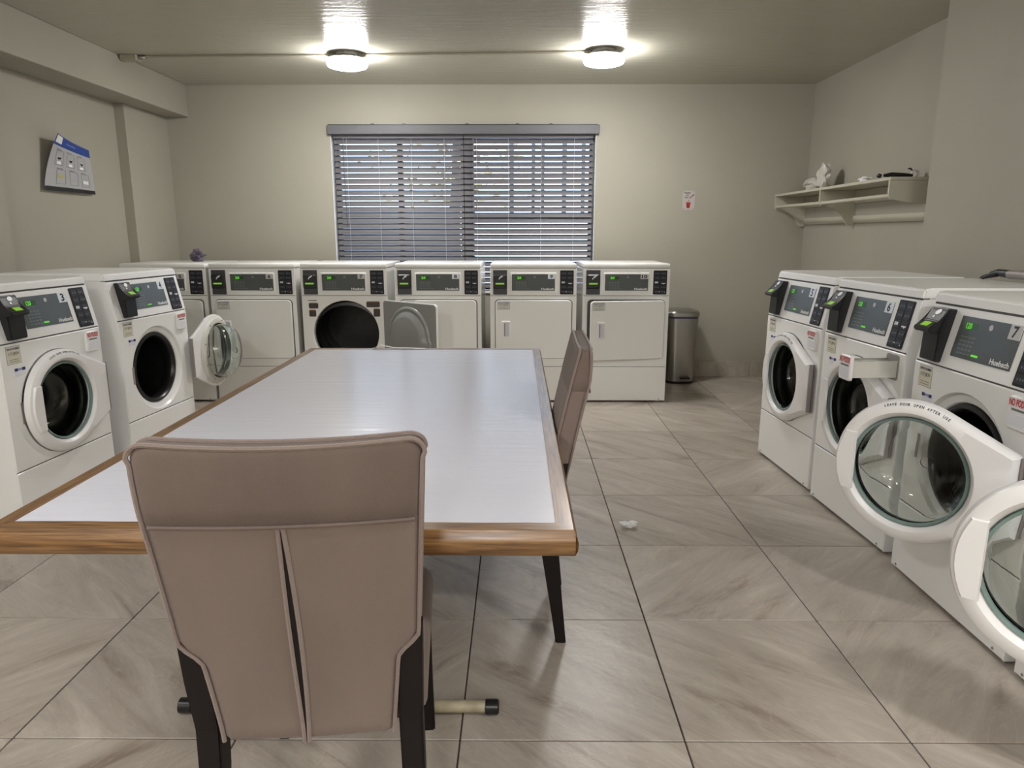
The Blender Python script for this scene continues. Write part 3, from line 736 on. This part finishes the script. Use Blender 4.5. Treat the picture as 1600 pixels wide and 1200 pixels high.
    lathe(bm, o_ + i_[::-1], (dc[0], 0, dc[1]), 'y', 56, closed=False)
    # close properly: replace end caps
    bmesh.ops.remove_doubles(bm, verts=bm.verts, dist=1e-5)
    me_f = [f_ for f_ in bm.faces if len(f_.verts) > 20]
    bmesh.ops.delete(bm, geom=me_f, context='FACES_ONLY')
    be = [e for e in bm.edges if e.is_boundary]
    # outer tip disc / inner tip disc / rim annulus
    loops = {}
    for e in be:
        k = round(e.verts[0].co.y, 4); loops.setdefault(k, []).append(e)
    rim = [e for k, es in loops.items() if k < .01 for e in es]; 
    try: bmesh.ops.bridge_loops(bm, edges=rim)
    except Exception: pass
    be = [e for e in bm.edges if e.is_boundary]
    if be: bmesh.ops.holes_fill(bm, edges=be, sides=0)
    fin('glass_bowl', bm, M_glass, dr, smooth=60)
    # handle: raised grip at the side away from the hinge
    bm = bmesh.new(); a_ = [R(180-27+54*k/10) for k in range(11)]
    outp = [(dc[0]+.236*math.cos(a), dc[1]+.236*math.sin(a)) for a in a_]; inx = dc[0]-.171
    poly = outp + [(inx, outp[-1][1]), (inx+.0, outp[0][1])]
    V0 = [bm.verts.new((x_, -.036, z_)) for x_, z_ in poly]; V1 = [bm.verts.new((x_+(.004 if k < 11 else -.003), -.0455, z_*.97+dc[1]*.03)) for k, (x_, z_) in enumerate(poly)]
    bm.faces.new(V0); bm.faces.new(V1[::-1])
    for k in range(len(poly)): q = (k+1) % len(poly); bm.faces.new([V0[k], V0[q], V1[q], V1[k]])
    fin('handle', bm, M_plastic, dr)
    # hinge strip
    bm = bmesh.new(); box(bm, -.004, .004, -.028, -.010, c[1]-hz, c[1]+hz, bev=.001)
    box(bm, -.004, .012, -.006, -.003, c[1]-hz, c[1]+hz); fin('hinge', bm, M_hinge, dr)
    bm = bmesh.new()
    for z in [c[1]-hz+.03+k*.042 for k in range(6)]:
        box(bm, .004, .005, -.026, -.020, z, z+.008)
    for a in (-60, -20, 20, 60, 110, 160, 200, 250):
        lathe(bm, [(.004, .0), (.004, .026)], (dc[0]+.212*math.cos(R(a)), 0, dc[1]+.212*math.sin(R(a))), 'y', 8)
    fin('screw', bm, M_hinge, dr)
    # arc lettering near the rim
    msg = 'LEAVE DOOR OPEN AFTER USE'; bm = bmesh.new(); a = 112.
    for ch in msg:
        if ch != ' ':
            vs, fs, asp = text_pts(ch, True); hgt = .0085; wd = min(.0075, asp*hgt)
            aa = R(a); rad = RB-.0195
            er = Vector((math.cos(aa), 0, math.sin(aa))); et = Vector((math.sin(aa), 0, -math.cos(aa)))
            V = []
            for x_, y_ in vs:
                rr = rad + y_*hgt; yy = -.0408 + max(0, (rr-(RB-.022)))*.62
                V.append(bm.verts.new(Vector((dc[0], 0, dc[1])) + er*rr + et*(x_-.5)*wd + Vector((0, yy, 0))))
            for f_ in fs:
                try: bm.faces.new([V[i] for i in f_])
                except ValueError: pass
        a -= 2.1
    fin_text('lettering', bm, M_ink, dr)
    return t
HP = math.pi/2
washer((1.515, 4.231, 0), -HP+.052, '5', M_numw, 'white front-load washer numbered 5, farthest in the right row, door closed')
washer((1.535, 3.478, 0), -HP+.047, '6', M_numw, 'white front-load washer numbered 6 with its detergent drawer pulled out', drawer=.19)
washer((1.548, 2.692, 0), -HP+.0, '7', M_numg, 'white front-load washer numbered 7 with round glass door swung open', door=39)
washer((1.545, 1.955, 0), -HP+.0, '8', M_numg, 'nearest white washer at the right edge, only its open glass door in view', door=48)
washer((-2.205, 3.829, 0), HP-.09, '4', M_numw, 'white front-load washer numbered 4 with its door folded right back', door=184)
washer((-2.245, 2.971, 0), HP-.061, '3', M_numw, 'white front-load washer numbered 3 at the left edge, round door closed')

# ------------------------------------------------------------------ folding table
TZ = .745; tx0, tx1, ty0, ty1 = -1.115, .122, 1.352, 3.72
t = empty('laundry_table', ((tx0+tx1)/2, (ty0+ty1)/2, 0), 0, 'large white laminate table with oak edging on cream metal legs', 'table')
hx, hy = (tx1-tx0)/2, (ty1-ty0)/2; tw = .040; TH = .056
bm = bmesh.new(); box(bm, -hx+.02, hx-.02, -hy+.02, hy-.02, TZ-.04, TZ-.0015); fin('tabletop', bm, M_lam, t)
def trim(L, loc, rz):
    bm = bmesh.new()
    # profile across (y outwards) / z
    prof = [(.0, TZ-.041), (.0, TZ), (-tw+.004, TZ), (-tw+.001, TZ-.004), (-tw, TZ-.012), (-tw-.004, TZ-.016), (-tw-.007, TZ-.030), (-tw-.006, TZ-.046), (-tw-.001, TZ-TH), (0, TZ-TH)]
    prof = [(y-.0+tw, z) for y, z in prof]
    A = []; n = 24
    for k in range(n+1):
        x = -L/2+L*k/n; row = []
        for (y, z) in prof:
            xe = x
            if k == 0: xe = x + y if False else -L/2 + max(0, y)      # mitred ends
            if k == n: xe = L/2 - max(0, y)
            row.append(bm.verts.new((xe, y, z + random.uniform(-.0004, .0004))))
        A.append(row)
    m = len(prof)
    for P_, Q_ in zip(A, A[1:]):
        for i in range(m): bm.faces.new([P_[i], P_[(i+1) % m], Q_[(i+1) % m], Q_[i]])
    bm.faces.new(A[0]); bm.faces.new(A[-1][::-1])
    o = fin('edge_trim', bm, M_oak, t, smooth=40); o.location = loc; o.rotation_euler = (0, 0, rz)
trim(2*hx, (0, -hy, 0), 0); trim(2*hx, (0, hy, 0), math.pi); trim(2*hy, (hx, 0, 0), HP); trim(2*hy, (-hx, 0, 0), -HP)
cx = (tx0+tx1)/2; cy = (ty0+ty1)/2
for yy in (1.765, 3.30):
    bm = bmesh.new(); tube(bm, [(-.93-cx, yy-cy, .022), (-.082-cx, yy-cy, .022)], .017, 12); fin('foot_bar', bm, M_rust, t, smooth=True)
    for xx, s in ((-.945-cx, 1), (-.068-cx, 1)):
        bm = bmesh.new(); lathe(bm, [(.017, -.022), (.0215, -.020), (.0215, .014), (.017, .018)], (xx, yy-cy, .0215), 'x', 14); fin('rubber_cap', bm, M_rubber, t, smooth=True)
    for xx in (-.62-cx, -.40-cx):
        bm = bmesh.new(); tube(bm, [(xx, yy-cy, .030), (xx, yy-cy, TZ-.06)], .015, 12); fin('leg', bm, M_rust, t, smooth=True)
    bm = bmesh.new(); box(bm, -.45, .45, yy-cy-.02, yy-cy+.02, TZ-.075, TZ-.041, bev=.004); fin('cross_rail', bm, M_rust, t)
bm = bmesh.new(); tube(bm, [(-.51-cx, 1.765-cy, .40), (-.51-cx, 3.30-cy, .40)], .012, 10); fin('stretcher', bm, M_rust, t, smooth=True)

# ------------------------------------------------------------------ chairs
def chair(loc, rz, label):
    t = empty('dining_chair', loc, rz, label, 'chair', 'upholstered chairs round the table')
    ZB, ZT, HW = .415, 1.024, .232; NZ = .645         # back bottom, top, half width, notch height
    def lean(z): 
        k = (z-.44)/.59; return -.115*k**1.25 if k > 0 else .01*k
    def hw(z):
        w1 = HW-.022*(1-(z-.6)/.43)
        if z < NZ: 
            k = min(1, (NZ-z)/.055); k = k*k*(3-2*k); w1 -= .036*k + .012*max(0, (NZ-.055-z))/.15*.5
        return w1
    th = .064
    def fwd(z): return .024*max(0, min(1, (z-.90)/.12))**1.6
    # back body as stacked cross-sections; each section a rounded rectangle in x/y
    def sect(z, sx=0, sy=0, grow=0, ztop=0):
        w_ = hw(z)-sx+grow; h_ = th/2-sy+grow; c = .022; pts = []
        for qx, qy, a0 in ((1, -1, -90), (1, 1, 0), (-1, 1, 90), (-1, -1, 180)):
            for k in range(5):
                a = R(a0+90*k/4); pts.append((qx*(w_-c)+c*math.cos(a), qy*(h_-c)+c*math.sin(a)))
        # subdivide the long sides
        out = []
        for i, p in enumerate(pts):
            q = pts[(i+1) % len(pts)]; out.append(p)
            L = math.hypot(q[0]-p[0], q[1]-p[1])
            if L > .1:
                m = 12
                for k in range(1, m): out.append((p[0]+(q[0]-p[0])*k/m, p[1]+(q[1]-p[1])*k/m))
        return [Vector((x, (y + fwd(z) if y < 0 else y) + lean(z) + (.006*(1-(x/HW)**2) if y > 0 else -.008*(1-(x/HW)**2)), z)) for x, y in out]
    def stack(name, zs, m, grow=0, rnd=False, closed_top=True):
        bm = bmesh.new(); rows = []
        for z, sx, sy in zs: rows.append([bm.verts.new(p) for p in sect(z, sx, sy, grow)])
        for A, B in zip(rows, rows[1:]):
            n = len(A)
            for k in range(n): bm.faces.new([A[k], A[(k+1) % n], B[(k+1) % n], B[k]])
        prs = [(4, 5), (3, 6), (2, 7), (1, 8), (0, 9)] + [(41-k, 10+k) for k in range(11)] + [(30-k, 21+k) for k in range(5)]
        for L_ in (rows[0], rows[-1]):
            for (a, b), (c_, d_) in zip(prs, prs[1:]): bm.faces.new([L_[a], L_[c_], L_[d_], L_[b]])
        # saddle dip of the top edge
        for v in bm.verts:
            if v.co.z > .8: v.co.z -= .012*(1-(v.co.x/HW)**2)*(v.co.z-.8)/.22
        return fin(name, bm, m, t, smooth=50)
    zs = [(ZB, .010, .02), (ZB+.006, .002, .006), (ZB+.015, 0, 0)] + [(ZB+.015+(NZ+.02-ZB-.015)*k/12, 0, 0) for k in range(1, 13)] + [(NZ+.02+(.897-NZ-.02)*k/6, 0, 0) for k in range(1, 7)]
    stack('backrest', zs, M_fabric)
    zs = [(.884, .006, .006), (.890, 0, 0), (.92, 0, 0), (.96, 0, 0), (.99, 0, 0), (1.002, .001, 0), (1.012, .005, 0), (1.019, .011, .001), (1.024, .018, .004), (ZT, .028, .011)]
    stack('headrest_wrap', zs, M_fabric2, grow=.0015)
    # piping along the rear edges and the top
    def P(x, y, z):
        return Vector((x, y+lean(z)+(-.008*(1-(x/HW)**2)+fwd(z) if y < 0 else 0), z-(.012*(1-(x/HW)**2)*(z-.8)/.22 if z > .8 else 0)))
    for ysg, nm in ((-1, 'rear'), (1, 'front')):
        bm = bmesh.new(); pts = []
        yy = ysg*(th/2-.004)
        zz = [ZB+.005+(1.0-ZB)*k/40 for k in range(41) if ZB+.005+(1.0-ZB)*k/40 < 1.0]
        pts += [P(-(hw(z)-.002), yy, z) for z in zz]
        for k in range(7): a = R(180-90*k/6); pts.append(P(-(hw(1.0)-.028)+.03*math.cos(a), yy, 1.0+.026*math.sin(a)))
        for k in range(1, 12): pts.append(P(-(hw(1.0)-.028)*(1-2*k/12), yy, 1.026))
        for k in range(7): a = R(90-90*k/6); pts.append(P((hw(1.0)-.028)+.03*math.cos(a), yy, 1.0+.026*math.sin(a)))
        pts += [P(hw(z)-.002, yy, z) for z in zz[::-1]]
        tube(bm, pts, .0042, 6); fin('piping', bm, M_pipe, t, smooth=True)
    # centre zip seam on the rear
    for s in (-1, 1):
        bm = bmesh.new(); pts = []
        for k in range(15):
            z = ZB+.002+(.884-ZB)*k/14; pts.append(P(-.004+s*(.0042+.0045*math.sin(math.pi*k/14)), -th/2-.001, z))
        tube(bm, pts, .0042, 6); fin('zip_piping', bm, M_pipe, t, smooth=True)
    bm = bmesh.new()
    for k in range(14):
        z = ZB+.002+(.884-ZB)*k/14; z2 = ZB+.002+(.884-ZB)*(k+1)/14
        A = [bm.verts.new(P(-.004-.006, -th/2-.0015, z)), bm.verts.new(P(-.004+.006, -th/2-.0015, z)), bm.verts.new(P(-.004+.006, -th/2-.0015, z2)), bm.verts.new(P(-.004-.006, -th/2-.0015, z2))]
        bm.faces.new(A)
    fin('zip_gap_shade', bm, M_wood, t)  # dark strip standing in for shade inside the open zip slit
    bm = bmesh.new(); tube(bm, [P(-(hw(.885)-.012)*(1-2*k/20), -th/2-.003, .885) for k in range(21)], .0035, 6); fin('seam_piping', bm, M_fabric2, t, smooth=True)
    # seat cushion
    bm = bmesh.new(); rows = []
    prof = [(.412, .012), (.417, 0), (.455, -.002), (.475, .002), (.488, .015), (.493, .05)]
    for z, ins in prof:
        w_, y0_, y1_ = .216-ins, .018+ins*.2, .535-ins; c = .045; pts = []
        for qx, yc, a0 in ((w_-c, y0_+c, -90), (w_-c, y1_-c, 0), (-w_+c, y1_-c, 90), (-w_+c, y0_+c, 180)):
            for k in range(5): a = R(a0+90*k/4); pts.append((qx+c*math.cos(a), yc+c*math.sin(a)))
        rows.append([bm.verts.new((x, y, z)) for x, y in pts])
    for A, B in zip(rows, rows[1:]):
        n = len(A)
        for k in range(n): bm.faces.new([A[k], A[(k+1) % n], B[(k+1) % n], B[k]])
    bm.faces.new(rows[0][::-1]); bm.faces.new(rows[-1]); fin('seat', bm, M_fabric, t, smooth=50)
    bm = bmesh.new(); box(bm, -.190, .190, .05, .50, .385, .415, bev=.003); fin('seat_frame', bm, M_wood, t)
    # legs
    def leg(pts, ws):
        bm = bmesh.new(); rows = []
        for p, (a, b) in zip(pts, ws):
            rows.append([bm.verts.new(Vector(p)+Vector((sx*a/2, sy*b/2, 0))) for sx, sy in ((-1, -1), (1, -1), (1, 1), (-1, 1))])
        for A, B in zip(rows, rows[1:]):
            for k in range(4): bm.faces.new([A[k], A[(k+1) % 4], B[(k+1) % 4], B[k]])
        bm.faces.new(rows[0][::-1]); bm.faces.new(rows[-1])
        es = [e for e in bm.edges if abs((e.verts[0].co-e.verts[1].co).normalized().z) > .7]
        bmesh.ops.bevel(bm, geom=es, offset=.004, segments=2, affect='EDGES')
        fin('leg', bm, M_wood, t)
    for s in (-1, 1):
        leg([(s*.198, -.040, 0), (s*.196, -.022, .15), (s*.190, .0, .33), (s*.188, .004, .44), (s*.192, lean(.55), .55), (s*.196, lean(.645), .645)],
            [(.034, .034), (.038, .042), (.044, .055), (.045, .060), (.043, .056), (.040, .05)])
        leg([(s*.196, .515, 0), (s*.190, .498, .20), (s*.186, .485, .40)], [(.032, .032), (.038, .038), (.044, .044)])
    return t
chair((-.391, 1.178, 0), R(5.3), 'beige upholstered dining chair in the foreground, back to the camera, at the table')
chair((.114, 2.335, 0), HP-R(1.5), 'beige upholstered dining chair tucked into the right long side of the table').scale = (1, 1, .978)

# ------------------------------------------------------------------ shelf on the right wall
sh = empty('wall_shelf', (0, 0, 0), 0, 'cream painted wooden wall shelf with brackets and front rail, right back corner', 'shelf')
SY0, SY1, SX, SZ = 4.62, YB-.002, 2.36, 1.70
def zsh(y): return SZ
bm = bmesh.new(); box(bm, SX, XR-.001, SY0-.01, SY1, SZ-.02, SZ, bev=.002); fin('shelf_board', bm, M_shelf, sh)
bm = bmesh.new(); tube(bm, [(SX+.02, SY0, SZ-.115), (SX+.02, 5.55, SZ-.118), (SX+.02, SY1, SZ-.112)], .0135, 10); fin('hanging_rail', bm, M_shelf, sh, smooth=True)
def bracket(y, deep):
    prof = [(SX+.002, SZ-.021), (SX+.002, SZ-.115), (SX+.012, SZ-.135), (SX+.05, SZ-.142)]
    if deep: prof += [(SX+.13, SZ-.165), (SX+.18, SZ-.20), (SX+.215, SZ-.26), (SX+.235, SZ-.285), (XR-.001, SZ-.285), (XR-.001, SZ-.021)]
    else: prof += [(SX+.12, SZ-.155), (XR-.001, SZ-.165), (XR-.001, SZ-.021)]
    bm = bmesh.new(); prism(bm, [(x, z) for x, z in prof], 'y', y, y+.018); return fin('bracket', bm, M_shelf, sh)
bracket(SY0, False); bracket(5.66, True); bracket(SY1-.02, True)
bm = bmesh.new(); box(bm, XR-.018, XR, SY0+.02, SY1-.022, SZ-.12, SZ-.022, bev=.002); box(bm, XR-.016, XR, SY0+.02, SY1-.022, SZ-.27, SZ-.215, bev=.002); fin('wall_cleat', bm, M_shelf, sh)

def crumple(name, c, s, m, label, cat, seed, amp=.45, sub=3, parent=None):
    bm = bmesh.new(); bmesh.ops.create_icosphere(bm, subdivisions=sub, radius=1)
    o_ = Vector((seed*7.3, seed*1.7, 0))
    for v in bm.verts:
        n_ = noise.noise(v.co*1.7+o_)*amp + noise.noise(v.co*4+o_)*amp*.5 + noise.noise(v.co*9+o_)*amp*.25
        v.co *= (1+n_)
        v.co = Vector((v.co.x*s[0], v.co.y*s[1], v.co.z*s[2]))
    zmin = min(v.co.z for v in bm.verts)
    for v in bm.verts:
        v.co.z -= zmin
        if v.co.z < s[2]*.25: v.co.z *= .1
    o = fin(name, bm, m, parent, smooth=25); o.location = c
    if label: tag(o, label, cat)
    return o
# white plastic bag leaning on the shelf
o = empty('plastic_bag', (2.50, 6.02, SZ), 0, 'crumpled white plastic bag standing on the far end of the wall shelf', 'bag')
crumple('bag_body', (0, .12, 0), (.06, .15, .05), M_bag, None, None, 2, parent=o)
crumple('bag_top', (.0, -.03, 0.0), (.045, .08, .10), M_bag, None, None, 4, parent=o).rotation_euler = (R(18), 0, 0)
crumple('tissue', (2.44, 5.12, SZ), (.03, .06, .018), M_paperw, 'small crumpled white tissue lying mid-way along the wall shelf', 'tissue', 5)
# black cloth strap and white cord roll
o = empty('black_brush', (2.45, 4.78, SZ), 0, 'black brush-like item lying on the near end of the wall shelf', 'brush')
bm = bmesh.new(); tube(bm, [(-.07, -.03, .018), (-.03, -.05, .020), (.05, -.06, .018), (.10, -.06, .016)], [.010, .020, .017, .012], 10, flat=.8); fin('brush_body', bm, M_black, o, smooth=True)
bm = bmesh.new(); tube(bm, [(-.08, -.025, .014), (-.095, -.02, .018), (-.105, -.015, .013)], [.012, .016, .006], 8); fin('brush_tip', bm, M_black, o, smooth=True)
o = empty('cord_roll', (2.585, 4.75, SZ), 0, 'small roll of white cord beside the black item on the shelf end', 'cord')
bm = bmesh.new()
for k in range(3): tube(bm, [(.022*math.cos(a)*(1-.1*k), 0+.008*k, .03+.024*math.sin(a)) for a in [6.283*q/16 for q in range(17)]], .005, 6)
fin('coil', bm, M_cord, o, smooth=True)
bm = bmesh.new(); tube(bm, [(-.02, 0, .05), (-.035, .0, .062), (-.05, 0, .06)], [.004, .006, .004], 6); fin('black_tip', bm, M_black, o)

# ------------------------------------------------------------------ sign on back wall
sg = empty('wall_sign', (1.575, YB, 1.65), 0, 'small white sign with a red bin picture on the back wall above the steel bin', 'sign')
def spt(u, z, d): return Vector((u, -d, z))
bm = bmesh.new(); slab(bm, spt, -.056, .056, -.085, .085, .0005, .0025, r=.006); fin('sign_plate', bm, mat('sign_white', (.46, .43, .41), .45), sg)
bm = bmesh.new()
text(bm, spt, 'PLEASE', -.042, .012, .058, .072, .003, True); text(bm, spt, 'PUT', -.026, .0, .038, .051, .003, True); text(bm, spt, 'TRASH', -.042, -.005, .018, .030, .003, True)
fin_text('lettering', bm, M_ink, sg)
bm = bmesh.new()
bm.faces.new([bm.verts.new(spt(*p, .003)) for p in ((-.022, -.025), (-.017, -.070), (.010, -.070), (.017, -.025))])
bm.faces.new([bm.verts.new(spt(*p, .003)) for p in ((-.024, -.018), (-.024, -.024), (.019, -.024), (.019, -.018))])
fin_text('bin_picture', bm, mat('sign_red', (.30, .01, .012), .5), sg)
bm = bmesh.new(); bm.faces.new([bm.verts.new(spt(*p, .003)) for p in ((.004, .012), (.006, .022), (.046, .056), (.050, .048))])
bm.faces.new([bm.verts.new(spt(-.003+.005*math.cos(a), -.004+.005*math.sin(a), .003)) for a in [6.283*k/8 for k in range(8)]])
fin_text('arm_picture', bm, mat('sign_brown', (.14, .03, .02), .5), sg)
bm = bmesh.new()
for a, b in ((-.045, .075), (.045, .075), (-.045, -.075), (.045, -.075)): lathe(bm, [(.006, -.0035), (.006, -.001)], (a, 0, b), 'y', 8)
fin('screw', bm, M_hinge, sg)

# ------------------------------------------------------------------ steel step bin
bn = empty('pedal_bin', (1.505, 6.44, 0), 0, 'brushed steel pedal bin against the back wall beside the last dryer', 'bin')
def rr(hx_, hy_, r, z, n=8, oy=0):
    out = []
    for cx_, cy_, a0 in ((hx_-r, -hy_+r, -90), (hx_-r, hy_-r, 0), (-hx_+r, hy_-r, 90), (-hx_+r, -hy_+r, 180)):
        for k in range(n+1): a = R(a0+90*k/n); out.append((cx_+r*math.cos(a), cy_+r*math.sin(a)+oy, z))
    return out
def stackrr(name, lst, m, par, sm=35):
    bm = bmesh.new(); rows = [[bm.verts.new(p) for p in rr(*a)] for a in lst]
    for A, B in zip(rows, rows[1:]):
        n = len(A)
        for k in range(n): bm.faces.new([A[k], A[(k+1) % n], B[(k+1) % n], B[k]])
    bm.faces.new(rows[0][::-1]); bm.faces.new(rows[-1]); return fin(name, bm, m, par, smooth=sm)
stackrr('bin_body', [(.122, .14, .07, .018), (.124, .142, .07, .03), (.145, .155, .08, .60)], M_steel, bn)
stackrr('bin_base', [(.124, .142, .07, 0), (.126, .144, .07, .02)], M_black, bn)
stackrr('lid_gasket', [(.143, .153, .08, .60), (.143, .153, .08, .615)], mat('bin_liner_blue', (.05, .05, .14), .4), bn)
stackrr('lid', [(.148, .158, .08, .615), (.152, .162, .082, .62), (.152, .162, .082, .65), (.142, .152, .078, .664), (.10, .11, .06, .675)], M_steel, bn)
bm = bmesh.new(); box(bm, -.02, .075, -.185, -.14, .05, .062, bev=.004); fin('pedal', bm, M_black, bn)

# ------------------------------------------------------------------ poster on the left wall
po = empty('wall_notice', (-3.225, 5.20, 1.80), 0, 'curling grey notice with blue header taped to the left wall', 'notice')
# corner targets (photo-derived): bottom sits off the wall; local coordinates u along +Y, z up, curl away from wall (+X)
def ppt(u, v, d):
    # u 0..1 left to right, v 0..1 bottom to top
    y = -.20 + u*.48 + (1-v)*(.02*u-.09*(1-u)); z = -.16 + v*(.38*(1-u)+.32*u)
    curl = .006 + .085*(1-u)**2*v*v + .012*math.sin(math.pi*u)*(1-v) 
    return Vector((curl+d, y, z))
def pgrid(name, u0, u1, v0, v1, d, m, nu=8, nv=8, th=0.0008):
    bm = bmesh.new()
    g = [[bm.verts.new(ppt(u0+(u1-u0)*i/nu, v0+(v1-v0)*j/nv, d)) for j in range(nv+1)] for i in range(nu+1)]
    for i in range(nu):
        for j in range(nv): bm.faces.new([g[i][j], g[i+1][j], g[i+1][j+1], g[i][j+1]])
    return fin(name, bm, m, po, smooth=True)
pgrid('paper_sheet', 0, 1, 0, 1, 0, M_paper, 12, 12)
pgrid('blue_header', .0, 1, .82, 1, .0008, mat('header_blue', (.02, .06, .28), .5))
pgrid('black_footer', 0, 1, 0, .08, .0008, M_ink)
pgrid('white_badge', .03, .22, .86, .985, .0015, M_paperw, 3, 3)
def pt_(u, v, d): return ppt(u, v, d)
bm = bmesh.new(); text(bm, pt_, 'Laundry', .36, .62, .89, .93, .0018, True); fin_text('header_lettering', bm, mat('pale_blue_ink', (.25, .3, .5), .5), po)
bm = bmesh.new()
for r_ in range(2):
    for k in range(3):
        a = .13+.26*k+(.06 if r_ == 0 else 0); v = .14+.34*r_
        for (p, q, s_, w_) in ((a, a+.18, v, v+.006), (a, a+.18, v+.26, v+.266), (a, a+.006, v, v+.26), (a+.174, a+.18, v, v+.26)):
            bm.faces.new([bm.verts.new(ppt(x_, y_, .0016)) for x_, y_ in ((p, s_), (q, s_), (q, w_), (p, w_))])
        bm.faces.new([bm.verts.new(ppt(x_, y_, .0016)) for x_, y_ in ((a, v+.275), (a+.12, v+.275), (a+.12, v+.287), (a, v+.287))])
fin_text('picture_frames', bm, M_faint, po)
bm = bmesh.new()
for k in range(3):
    a = .13+.26*k; v = .48
    pts = [(a+.05, v+.14), (a+.06+.04*k*.5, v+.10), (a+.12, v+.11), (a+.14, v+.15), (a+.10, v+.14)]
    bm.faces.new([bm.verts.new(ppt(x_, y_, .0018)) for x_, y_ in pts])
fin_text('appliance_picture', bm, M_ink, po)
bm = bmesh.new()
for k in range(3):
    a = .13+.26*k; v = .49
    bm.faces.new([bm.verts.new(ppt(x_, y_, .0017)) for x_, y_ in ((a+.05, v+.01), (a+.13, v+.01), (a+.13, v+.06), (a+.05, v+.06))])
bm.faces.new([bm.verts.new(ppt(x_, y_, .0017)) for x_, y_ in ((.74, .20), (.86, .20), (.86, .27), (.74, .27))])
fin_text('white_picture', bm, M_paperw, po)['kind'] = 'stuff'
bm = bmesh.new()
for i in range(3):
    for j in range(2):
        a, v = .22+.035*i, .24+.04*j
        bm.faces.new([bm.verts.new(ppt(x_, y_, .0018)) for x_, y_ in ((a, v), (a+.028, v), (a+.028, v+.032), (a, v+.032))])
fin_text('yellow_picture', bm, mat('ink_yellow', (.55, .5, .12), .5), po)

# ------------------------------------------------------------------ small loose things
crumple('crumpled_cloth', (-2.70, 5.98, 1.119), (.055, .04, .04), mat('cloth_grey', (.13, .11, .15), .9, var=.4, vscale=20), 'small crumpled dark grey cloth on top of the corner dryer', 'cloth', 8, amp=.8)
crumple('crumpled_tissue', (.527, 3.07, 0.0005), (.034, .022, .012), M_paperw, 'small crumpled white tissue lying alone on the floor tiles', 'tissue', 9, amp=.7)
# folded white sheet at far edge of table
o = empty('folded_paper', (-.69, 3.693, TZ), 0, 'small folded sheet of white paper on the far edge of the table', 'paper')
bm = bmesh.new(); pr_ = [(-.085, .0), (-.04, .020), (.03, .006), (.20, .001)]
g = [[bm.verts.new((x, y, z+.001)) for x, z in pr_] for y in (-.012, .012)]
for k in range(3): bm.faces.new([g[0][k], g[0][k+1], g[1][k+1], g[1][k]])
fin('paper_sheet', bm, M_paperw, o)
# drain hose end and grey pipe behind the right washers
o = empty('drain_hose', (2.185, 3.285, 0), 0, 'grey hose with black forked end lying along the back edge of the right washers', 'hose')
bm = bmesh.new(); tube(bm, [(.05, -.06, 1.166), (.05, -.14, 1.168), (.055, -.26, 1.164), (.05, -.42, 1.158), (.05, -.6, 1.156)], .020, 12); fin('hose_pipe', bm, M_hinge, o, smooth=True)
bm = bmesh.new(); tube(bm, [(.05, -.06, 1.168), (.045, .01, 1.170), (.04, .05, 1.163)], [.019, .017, .011], 10)
tube(bm, [(.04, .03, 1.166), (.03, .075, 1.153), (.025, .10, 1.142)], [.009, .007, .005], 8); tube(bm, [(.035, .0, 1.16), (.01, .035, 1.149), (.0, .05, 1.141)], [.009, .007, .005], 8)
fin('hose_end', bm, M_black, o, smooth=True)
# clear film hanging from the open left washer door
